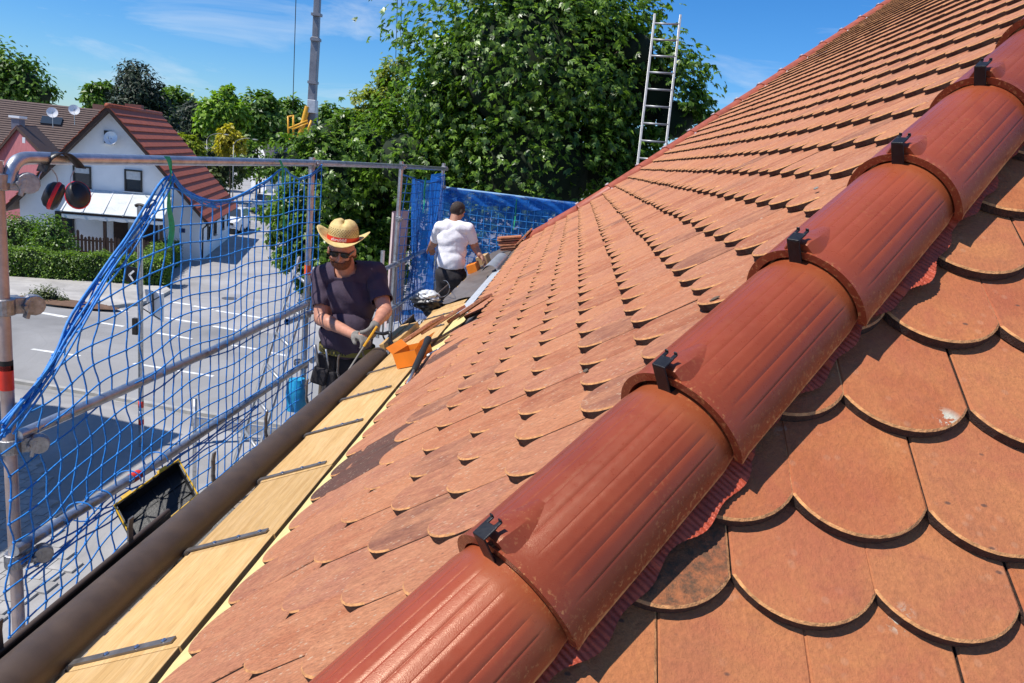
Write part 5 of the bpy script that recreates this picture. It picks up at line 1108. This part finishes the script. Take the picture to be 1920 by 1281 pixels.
# stacked tiles at the far eave
def stack(P, ux, uy, n, label, lean=0.):
    for k in range(n):
        x = unit(ux); y = unit(uy - (uy @ x) * x); z = np.cross(x, y); loose_tile(P + z * (.021 * k) + y * (.004 * math.sin(k * 2.3)), x, y, label, label.split(',')[0])
s0 = at(938, 470, 8.3); 
for k in range(6): loose_tile(s0 + SPK_N * (.032 * k) + A(.010 * math.sin(k * 3), .01 * math.cos(k * 2), 0), A(.05, -1, 0), SPK_U * .9 + A(0, .05, -.2), ['lowest', 'second lowest', 'third lowest', 'third highest', 'second highest', 'topmost'][k] + ' roof tile in the flat tile stack behind the nail cartons', 'tiles in the flat stack')
s0 = at(966, 463, 8.25)
for k in range(6): loose_tile(s0 + A(.030 * k, .012 * k, -.018 * k), A(0, -1, 0), A(.62, .0, .78), ['leftmost', 'second from left', 'third from left', 'third from right', 'second from right', 'rightmost'][k] + ' roof tile in the leaning stack below the ridge caps', 'tiles in the leaning stack')
c0_ = eave(-.30, 6.75, .012); carton('orange nail carton in front of the man in white', c0_, SPK_U * .10 + ey * .02, ey * .30, SPK_N * .09, False)
c0_ = eave(-.27, 7.35, .012); carton('brown and orange carton nearer to the flat tile stack', c0_, SPK_U * .12, ey * .34, SPK_N * .10, False, M_CARD)
b = MB(); q = on_eave(905, 470, .13); 
# clutter on the deck between gutter and wall
for i, (px, py, y, s, m_, lab) in enumerate(((440, 992, 1.25, (.16, .12, .10), M_CARDW, 'white carton glimpsed between gutter and eave board'), (470, 962, 1.45, (.12, .16, .12), M_RED, 'red box glimpsed between gutter and eave board'), (330, 1085, .85, (.22, .16, .12), M_CARDW, 'white crumpled sack behind the gutter bracket'), (215, 1165, .55, (.20, .18, .14), M_CARD, 'brown cardboard box under the eave board end'))):
    p = at(px, py, y) + A(-.05, .1, -.25); b = MB(); b.box(p, s, rotm((0, 0, 1), i * .7)); tag(b.build('deck_box', m_, None, bevel=.004), lab, 'box')
# small leaf and moss bits lying on the tiles
for i, (px, py, m_) in enumerate(((1530, 353, 0), (1585, 358, 1), (1415, 512, 1), (1098, 695, 1), (1340, 560, 1))):
    p = on_main(px, py, .022); b = MB(); b.ell(p, (.007, .013, .0025), np.c_[U1, A(0, 1, 0), N1] @ rotm((0, 0, 1), i * 1.1), 8, 5); tag(b.build('debris_flake', simple('grey flake %d' % i, (.20, .19, .17) if m_ == 0 else (.10, .075, .05), .8)), ['curled grey leaf on the upper tiles beside the second clip', 'brown moss lump against the hip near the upper clips', 'brown moss tuft by the third hip clip', 'mossy crumb in the tile joint below the second clip', 'small moss crumb on tiles left of the third hip cap'][i], 'debris')
# street ironwork and repairs
for px, py, r_, lab in ((404, 466, .42, 0), (430, 560, .32, 0)):
    b = MB(); c = gpt(px, py, .006); b.lathe([(r_, 0), (r_, .006)], c, (0, 0, 1), 20); struct(b.build('manhole_cover', M_STRAP))
# ================================================================== people
M_SKIN = simple('sunburnt skin', (.50, .23, .15), .5, 0, .12, 22, .1, 200); M_SKIN2 = simple('tanned skin', (.40, .20, .13), .5, 0, .12, 22, .1, 200)
M_SHIRT = simple('plum grey cotton', (.052, .034, .058), .9, 0, .15, 9, .25, 60); M_TROU = simple('dark work trousers', (.022, .019, .022), .9, 0, .25, 12, .3, 60)
M_GLOVE = simple('grey knit glove', (.20, .185, .165), .9, 0, .25, 40, .4, 200); M_WSHIRT = simple('white cotton', (.76, .74, .77), .9, 0, .04, 9, .35, 30)
M_BEARD = simple('ginger beard', (.17, .06, .025), .85, 0, .35, 60, .8, 160); M_HAIR = simple('short dark hair', (.035, .022, .016), .75, 0, .4, 70, .7, 220)
def straw():
    k = NM('straw weave', (.62, .45, .18), .75, 0, .3); v = k.pos(src='obj'); n = k.noise(v, 30, 4, .6); c = k.ramp(n, [(.3, (.52, .36, .13)), (.7, (.72, .56, .25))]); k.color(c); k.bump(k.noise(k.pos((1, 1, 4), src='obj'), 120, 3), .5, .004); return k.m
M_STRAW = straw()
def biggest(F):
    par = {}
    def fd(a):
        while par.setdefault(a, a) != a: par[a] = par[par[a]]; a = par[a]
        return a
    for q in F:
        r = fd(q[0])
        for i in q[1:]: par[fd(i)] = r
    cnt = {}
    for q in F: r = fd(q[0]); cnt[r] = cnt.get(r, 0) + 1
    m = max(cnt, key=cnt.get); return [q for q in F if fd(q[0]) == m]
class Body:
    def __init__(s): s.caps = []; s.mb = MB()
    def cap(s, tagn, a, b_, ra, rb):
        a = np.asarray(a, float); b_ = np.asarray(b_, float); s.caps.append((tagn, a, b_, ra, rb)); n = 5
        s.mb.path([a + (b_ - a) * f for f in np.linspace(0, 1, n)], list(np.linspace(ra, rb, n)), 12); s.mb.ell(a, (ra,) * 3, None, 12, 8); s.mb.ell(b_, (rb,) * 3, None, 12, 8)
    def ell(s, tagn, c, r, R=None):
        c = np.asarray(c, float); s.caps.append((tagn, c, c + A(0, 0, 1e-4), min(r), min(r))); s.mb.ell(c, r, R, 20, 14)
    def hand(s, tagn, w_, d, nrm, side_, curl=1.0, scale=1.0):
        """wrist, pointing direction, palm normal (fingers curl towards it), +1/-1 thumb side"""
        d = unit(d); n_ = unit(nrm - (nrm @ d) * d); x = np.cross(d, n_) * side_
        k = scale; s.cap(tagn, w_, w_ + d * .035 * k, .027 * k, .03 * k)
        for q in (-.026, -.009, .009, .026): s.cap(tagn, w_ + d * .02 * k + x * q * .7 * k, w_ + d * .088 * k + x * q * k, .014 * k, .0125 * k)
        for q, ln in ((-.030, .062), (-.010, .074), (.010, .080), (.029, .072)):
            p = w_ + d * .088 * k + x * q * k; dd = d; 
            for seg, (f, r0_, r1_) in enumerate(((.45, .0105, .0100), (.32, .0100, .0092), (.23, .0092, .0082))):
                dd = unit(dd * math.cos(.62 * curl) + n_ * math.sin(.62 * curl)) if seg or curl > .3 else dd
                nn = p + dd * ln * f * k; s.cap(tagn, p, nn, r0_ * k, r1_ * k); p = nn; n_ = unit(n_ - (n_ @ dd) * dd)
            n_ = unit(nrm - (nrm @ d) * d)
        p = w_ + d * .03 * k + x * .026 * k; q = p + unit(d * .75 + x * .7 + n_ * .35) * .038 * k; s.cap(tagn, p, q, .0145 * k, .0125 * k); s.cap(tagn, q, q + unit(d * .8 + x * .1 + n_ * .7) * .034 * k, .012 * k, .0095 * k)
    def finish(s, parent, skin, voxel=.0075):
        me = s.mb.mesh('tmp', skin); o = bpy.data.objects.new('tmp', me); COL.objects.link(o)
        r = o.modifiers.new('r', 'REMESH'); r.mode = 'VOXEL'; r.voxel_size = voxel; r.use_smooth_shade = True
        sm = o.modifiers.new('s', 'SMOOTH'); sm.factor = .5; sm.iterations = 3
        dg = bpy.context.evaluated_depsgraph_get(); dg.update(); m2 = bpy.data.meshes.new_from_object(o.evaluated_get(dg)); bpy.data.objects.remove(o)
        V = np.empty(len(m2.vertices) * 3, np.float32); m2.vertices.foreach_get('co', V); s.V = V.reshape(-1, 3).astype(float)
        Nn = np.empty(len(m2.vertices) * 3, np.float32); m2.vertices.foreach_get('normal', Nn); s.N = Nn.reshape(-1, 3).astype(float)
        s.Q = [list(p.vertices) for p in m2.polygons]
        best = np.full(len(s.V), 1e9); s.lab = np.empty(len(s.V), object); s.t = np.zeros(len(s.V))
        for tg_, a, b_, ra, rb in s.caps:
            ab = b_ - a; t = np.clip(((s.V - a) @ ab) / (ab @ ab), 0, 1); d = np.linalg.norm(s.V - (a + t[:, None] * ab), axis=1) - (ra + (rb - ra) * t); k = d < best; best[k] = d[k]; s.lab[k] = tg_; s.t[k] = t[k]
        me = bpy.data.meshes.new('body'); base = world_loc(parent); me.from_pydata((s.V - base).tolist(), [], s.Q); me.materials.append(skin); me.polygons.foreach_set('use_smooth', [True] * len(me.polygons)); me.update()
        ob = bpy.data.objects.new('body', me); COL.objects.link(ob); ob.parent = parent; return ob
    def cloth(s, name, sel, d, mat, parent, wr=.004, thick=.004):
        idx = np.full(len(s.V), -1); use = np.nonzero(sel)[0]; idx[use] = np.arange(len(use)); F0 = [q for q in s.Q if all(sel[i] for i in q)]; F0 = biggest(F0); keep = np.zeros(len(s.V), bool); keep[[i for q in F0 for i in q]] = True; use = np.nonzero(keep)[0]; idx[:] = -1; idx[use] = np.arange(len(use)); F = [[idx[i] for i in q] for q in F0]
        P = s.V[use]; w_ = wr * (np.sin(P[:, 2] * 55 + np.sin(P[:, 0] * 21) * 2.2) * .6 + np.sin(P[:, 0] * 60 + P[:, 2] * 35 + P[:, 1] * 28) * .6 + np.sin(P[:, 1] * 75 - P[:, 2] * 24)*.4)
        P = P + s.N[use] * (d + w_)[:, None] - world_loc(parent); me = bpy.data.meshes.new(name); me.from_pydata(P.tolist(), [], F); me.materials.append(mat); me.polygons.foreach_set('use_smooth', [True] * len(me.polygons)); me.update()
        o = bpy.data.objects.new(name, me); COL.objects.link(o); o.parent = parent; sm = o.modifiers.new('s', 'SMOOTH'); sm.factor = .5; sm.iterations = 2
        so_ = o.modifiers.new('t', 'SOLIDIFY'); so_.thickness = thick; so_.offset = -1; return o
def head(B, c, f, up, tagn='head', k=1.0):
    """f = facing, up = crown direction"""
    f = unit(f); up = unit(up - (up @ f) * f); x = np.cross(f, up); R = np.c_[x, f, up]
    B.ell(tagn, c + up * .025 * k, (.076 * k, .094 * k, .088 * k), R); B.ell(tagn, c - up * .045 * k + f * .022 * k, (.058 * k, .066 * k, .068 * k), R)
    B.ell(tagn, c - up * .085 * k + f * .055 * k, (.026 * k, .022 * k, .022 * k), R)
    B.cap(tagn, c + f * .088 * k + up * .012 * k, c + f * .108 * k - up * .026 * k, .009 * k, .0125 * k)
    for s_ in (-1, 1):
        B.ell(tagn, c + x * s_ * .079 * k - up * .005 * k - f * .005 * k, (.010 * k, .02 * k, .032 * k), R); B.ell(tagn, c + x * s_ * .034 * k + f * .066 * k - up * .02 * k, (.026 * k, .022 * k, .024 * k), R)
        B.ell(tagn, c + x * s_ * .030 * k + f * .080 * k + up * .022 * k, (.026 * k, .012 * k, .009 * k), R)
    B.cap(tagn, c + f * .080 * k - up * .056 * k - x * .022 * k, c + f * .080 * k - up * .056 * k + x * .022 * k, .009 * k, .009 * k)
    return x, f, up, R
FL = -1.775
# ---- roofer in the straw hat
m1 = thing('person', 'man in straw hat, sunglasses and dark T-shirt working at the gutter end', 'person', at(652, 700, 3.68) * A(1, 1, 0) + A(0, 0, FL))
B = Body(); J = lambda px, py, y: at(px, py, y)
pel = J(652, 678, 3.70); chest = J(654, 560, 3.66); belly = J(651, 625, 3.62)
B.ell('torso', chest, (.188, .125, .19)); B.ell('torso', belly, (.178, .145, .17)); B.ell('pelvis', pel, (.172, .13, .13)); B.ell('torso', J(655, 520, 3.66), (.16, .09, .09))
sL, sR = J(606, 520, 3.66), J(703, 514, 3.68); eL, eR = J(602, 598, 3.52), J(722, 584, 3.50); wL, wR = J(664, 628, 3.20), J(706, 606, 3.26)
B.cap('torso', sL * .75 + sR * .25, sL, .085, .072); B.cap('torso', sR * .75 + sL * .25, sR, .085, .072)
B.cap('uarmL', sL, eL, .064, .050); B.cap('uarmR', sR, eR, .064, .050); B.cap('farm', eL, wL, .050, .031); B.cap('farm', eR, wR, .050, .031); B.ell('farm', eL * .72 + wL * .28, (.052,) * 3); B.ell('farm', eR * .72 + wR * .28, (.050,) * 3)
B.hand('handL', wL, J(690, 636, 3.12) - wL, A(.2, -.2, -1), -1, 1.15, 1.05); B.hand('handR', wR, J(690, 634, 3.14) - wR, A(-.8, -.1, -.3), 1, 1.0, 1.05)
for px, kx in ((630, -.0), (674, .0)):
    hp = J(px, 690, 3.72); kn = A(hp[0], hp[1] + .0, (hp[2] + FL) / 2 + .02); an = A(hp[0], hp[1] + .04, FL + .09); B.cap('leg', hp, kn, .092, .062); B.cap('leg', kn, an, .060, .042); B.cap('foot', an + A(0, .03, -.045), an + A(.03, -.15, -.055), .042, .036)
nk = J(650, 508, 3.63); hc = J(641, 470, 3.52); B.cap('neck', nk, hc + A(0, .02, -.02), .066, .060)
hx, hf, hu, hR = head(B, hc, A(.14, -.93, -.24), A(.06, -.10, 1), k=1.06)
B.finish(m1, M_SKIN)
lab = B.lab; sel = (lab == 'torso') | ((lab == 'uarmL') & (B.t < .74)) | ((lab == 'uarmR') & (B.t < .74))
B.cloth('t_shirt', sel, .016, M_SHIRT, m1, .006); B.cloth('work_trousers', (lab == 'pelvis') | (lab == 'leg'), .014, M_TROU, m1, .005); B.cloth('glove', lab == 'handL', .0035, M_GLOVE, m1, .0012, .002); B.cloth('glove', lab == 'handR', .0035, M_GLOVE, m1, .0012, .002); [B.cloth('boot', (lab == 'foot') & ((B.V[:, 0] > pel[0]) == q), .008, M_BLACK, m1, .001) for q in (True, False)]
# beard
rel = (B.V - hc) @ hR; bs = (lab == 'head') & (rel[:, 2] < -.018 - .35 * np.maximum(0, rel[:, 1] - .055)) & (rel[:, 1] > -.022)
bs &= ~((np.abs(rel[:, 0]) < .030) & (rel[:, 1] > .085) & (rel[:, 2] > -.045)); B.cloth('beard', bs, .010, M_BEARD, m1, .003, .006)
# sunglasses
g = MB(); g.xf(hR, hc)
for s_ in (-1, 1):
    g.ell((s_ * .034, .103, .010), (.029, .008, .021), None, 16, 10); g.bar((s_ * .062, .098, .016), (s_ * .085, -.01, .014), .006, .010, (0, 0, 1))
g.bar((-.064, .106, .026), (.064, .106, .026), .008, .006, (0, 1, 0)); g.build('sunglasses', simple('glossy black', (.006, .006, .007), .12), m1, smooth=True, auto=50)
# hat
tilt_u = unit(hu * 1.0 - hf * .05); hu0, hf0 = hu, hf; hf = unit(hf + hu * .16); hu = unit(np.cross(hx, hf)); hO = hc + hu * .072 - hf * .006; h = MB(); h.xf(np.c_[hx, hf, hu], hO); G = []
prof = [(.172, 1), (.155, 1), (.132, 1), (.108, 1), (.100, 0), (.099, .03), (.098, .055), (.094, .080), (.084, .105), (.066, .125), (.044, .134), (.004, .132)]
na = 40
for i, (r_, z_) in enumerate(prof):
    ring = []
    for j in range(na):
        a = 2 * math.pi * j / na; sx, cy = math.cos(a), math.sin(a); ov = 1.16 if cy != 0 else 1.16
        rx, ry = r_, r_ * (1.12 if i > 2 else 1.06)
        if i <= 3: z = .004 + .070 * max(0, (r_ - .10) / .072) ** 1.5 * (abs(sx) ** 2.2) - .018 * ((r_ - .10) / .072) * (abs(cy) ** 3)
        else: z = z_ - (.022 * math.exp(-(sx / .35) ** 2) * (i > 8)) 
        ring.append((rx * sx, ry * cy, z))
    ring.append(ring[0]); G.append(ring)
h.grid(G); hat = h.build('straw_hat', M_STRAW, m1, smooth=True); so_ = hat.modifiers.new('t', 'SOLIDIFY'); so_.thickness = .0035; so_.offset = 0
h = MB(); h.xf(np.c_[hx, hf, hu], hO); h.grid([[(.1035 * math.cos(a), .1035 * 1.12 * math.sin(a), z) for z in (.006, .035)] for a in np.linspace(0, 2 * math.pi, 41)]); band = h.build('hat_band', M_RED, hat, smooth=True)
# open weave: small dark slots on the crown
h = MB(); h.xf(np.c_[hx, hf, hu], hO)
for row in range(5):
    for j in range(34):
        a = 2 * math.pi * (j + .5 * (row % 2)) / 34; z = .046 + row * .0095; r_ = np.interp(z, [.03, .055, .080, .105], [.099, .098, .094, .084]) + .0024; t_ = A(-math.sin(a), 1.12 * math.cos(a), 0); c_ = A(r_ * math.cos(a), r_ * 1.12 * math.sin(a), z)
        h.bar(c_ - t_ * .0028 - A(0, 0, .003), c_ + t_ * .0028 + A(0, 0, .003), .0032, .001, (math.cos(a), math.sin(a), 0))
h.build('weave_slots', simple('straw shade', (.10, .06, .02), .9), hat)
def text_on(string, size, R, o, mat, parent, name, bend=None, ext=.0008):
    cu = bpy.data.curves.new('t', 'FONT'); cu.body = string; cu.size = size; cu.align_x = 'CENTER'; cu.align_y = 'CENTER'; cu.extrude = ext; to = bpy.data.objects.new('t', cu); COL.objects.link(to)
    dg = bpy.context.evaluated_depsgraph_get(); dg.update(); me = bpy.data.meshes.new_from_object(to.evaluated_get(dg)); bpy.data.objects.remove(to); V = np.array([v.co[:] for v in me.vertices])
    if bend: a = V[:, 0] / bend; V = np.c_[bend * np.sin(a), V[:, 1], V[:, 2] + bend * np.cos(a) - bend]
    V = V @ np.asarray(R).T + o; base = V.mean(0)
    for v, q in zip(me.vertices, V - base): v.co = q
    me.materials.clear(); me.materials.append(mat); me.update(); ob = bpy.data.objects.new(name, me); COL.objects.link(ob); ob.parent = parent; ob.location = Vector(base - world_loc(parent)); return ob
text_on('Sdidurella', .026, np.c_[hx, hu, hf], hO + hf * .1205 + hu * .0205 + hx * .012, M_WHITE, band, 'lettering', .115, .002)
# belt with lettering and tool pouch
bc = J(651, 652, 3.66); b = MB(); an = np.linspace(0, 2 * math.pi, 41)
b.grid([[bc + A(.196 * math.cos(a), .168 * math.sin(a), z) for z in (-.026, .026)] for a in an]); b.grid([[bc + A(.190 * math.cos(a), .162 * math.sin(a), z) for z in (.026, -.026)] for a in an]); belt = b.build('belt', simple('olive yellow webbing', (.20, .17, .035), .8), m1, smooth=True)
text_on('RS WOR  W', .058, np.c_[A(1, 0, 0), A(0, 0, 1), A(0, -1, 0)], bc + A(-.02, -.1725, 0), M_BLACK, belt, 'lettering', .20, .002)
b = MB(); pc = J(612, 690, 3.55)
b.box(pc, (.13, .07, .20), rotm((0, 0, 1), .3)); b.box(pc + A(-.03, -.03, -.05), (.11, .08, .12), rotm((0, 1, 0), .2)); b.box(pc + A(.05, -.02, -.08), (.07, .07, .14)); pch = b.build('tool_pouch', M_TROU, m1, bevel=.015)
b = MB(); b.path([pc + A(-.04, -.04, .0), pc + A(-.07, -.06, .17)], .012, 8); b.path([pc + A(.03, -.04, .0), pc + A(.01, -.06, .15)], .008, 8); b.build('pouch_tools', M_GALV, pch, smooth=True)
b = MB(); q0, q1, q2 = J(707, 612, 3.10), J(682, 650, 3.05), J(650, 700, 3.02); b.path([q1, q2], .006, 6); rl = thing('pencil', 'long pencil-like marking rod held in the gloved hands', 'marking rod', q2); b.build('rod', simple('grey rod', (.30, .27, .23), .5), rl); b = MB(); b.path([q0, q1], .0075, 6); b.build('yellow_end', M_YEL, rl)
b = MB(); b.path(curve([J(700, 622, 3.16), J(718, 626, 3.12), J(731, 624, 3.08), J(733, 640, 3.06), J(741, 652, 3.05), J(752, 660, 3.04)], 5), .011, 8); tag(b.build('bracket_hook', M_PLB, None, smooth=True), 'black curved gutter hook held by the man in the straw hat', 'hook')
# ---- roofer in the white shirt seen from behind
m2_ = thing('person', 'man with short dark hair in white T-shirt seen from behind', 'person', at(846, 520, 6.95) * A(1, 1, 0) + A(0, 0, FL))
B = Body(); pel = J(845, 518, 6.95); B.ell('torso', J(849, 450, 6.95), (.165, .108, .18)); B.ell('torso', J(848, 468, 6.95), (.152, .104, .18)); B.ell('torso', J(846, 490, 6.93), (.148, .106, .16)); B.ell('pelvis', pel, (.165, .13, .13)); B.ell('torso', J(851, 424, 6.97), (.14, .085, .07))
sL, sR = J(825, 426, 6.95), J(879, 429, 6.93); eL, eR = J(812, 458, 7.15), J(891, 464, 7.02); wL, wR = J(806, 465, 7.35), J(899, 478, 6.95)
B.cap('torso', sL * .7 + sR * .3, sL, .078, .056); B.cap('torso', sR * .7 + sL * .3, sR, .078, .056); B.cap('uarmL', sL, eL, .055, .046); B.cap('uarmR', sR, eR, .055, .046); B.cap('farm', eL, wL, .046, .030); B.cap('farm', eR, wR, .046, .030)
B.hand('hand', wL, A(.0, 1, -.3), A(.5, 0, -1), 1, .9); B.hand('hand', wR, A(.7, .2, -.6), A(-.3, 0, -1), -1, .9)
for px in (834, 858):
    hp = J(px, 524, 6.95); kn = A(hp[0], hp[1] + .02, (hp[2] + FL) / 2); an_ = A(hp[0], hp[1], FL + .09); B.cap('leg', hp, kn, .088, .06); B.cap('leg', kn, an_, .058, .042); B.cap('foot', an_ + A(0, 0, -.045), an_ + A(.05, .16, -.055), .042, .036)
nk = J(852, 415, 6.98); hc = J(857, 396, 7.02); B.cap('neck', nk, hc, .058, .055); hx, hf, hu, hR = head(B, hc, A(.55, .75, -.35), A(.05, .12, 1), k=.94); B.finish(m2_, M_SKIN2)
lab = B.lab; B.cloth('t_shirt', (lab == 'torso') | ((lab == 'uarmL') & (B.t < .72)) | ((lab == 'uarmR') & (B.t < .72)), .011, M_WSHIRT, m2_, .004); B.cloth('trousers', (lab == 'pelvis') | (lab == 'leg'), .014, M_TROU, m2_, .005); [B.cloth('boot', (lab == 'foot') & ((B.V[:, 0] > pel[0]) == q), .008, M_BLACK, m2_, .001) for q in (True, False)]
rel = (B.V - hc) @ hR; B.cloth('hair', ((lab == 'head') | (lab == 'neck')) & (rel[:, 2] > -.055 + 1.1 * np.maximum(0, rel[:, 1] + .01)) , .004, M_HAIR, m2_, .003, .004)
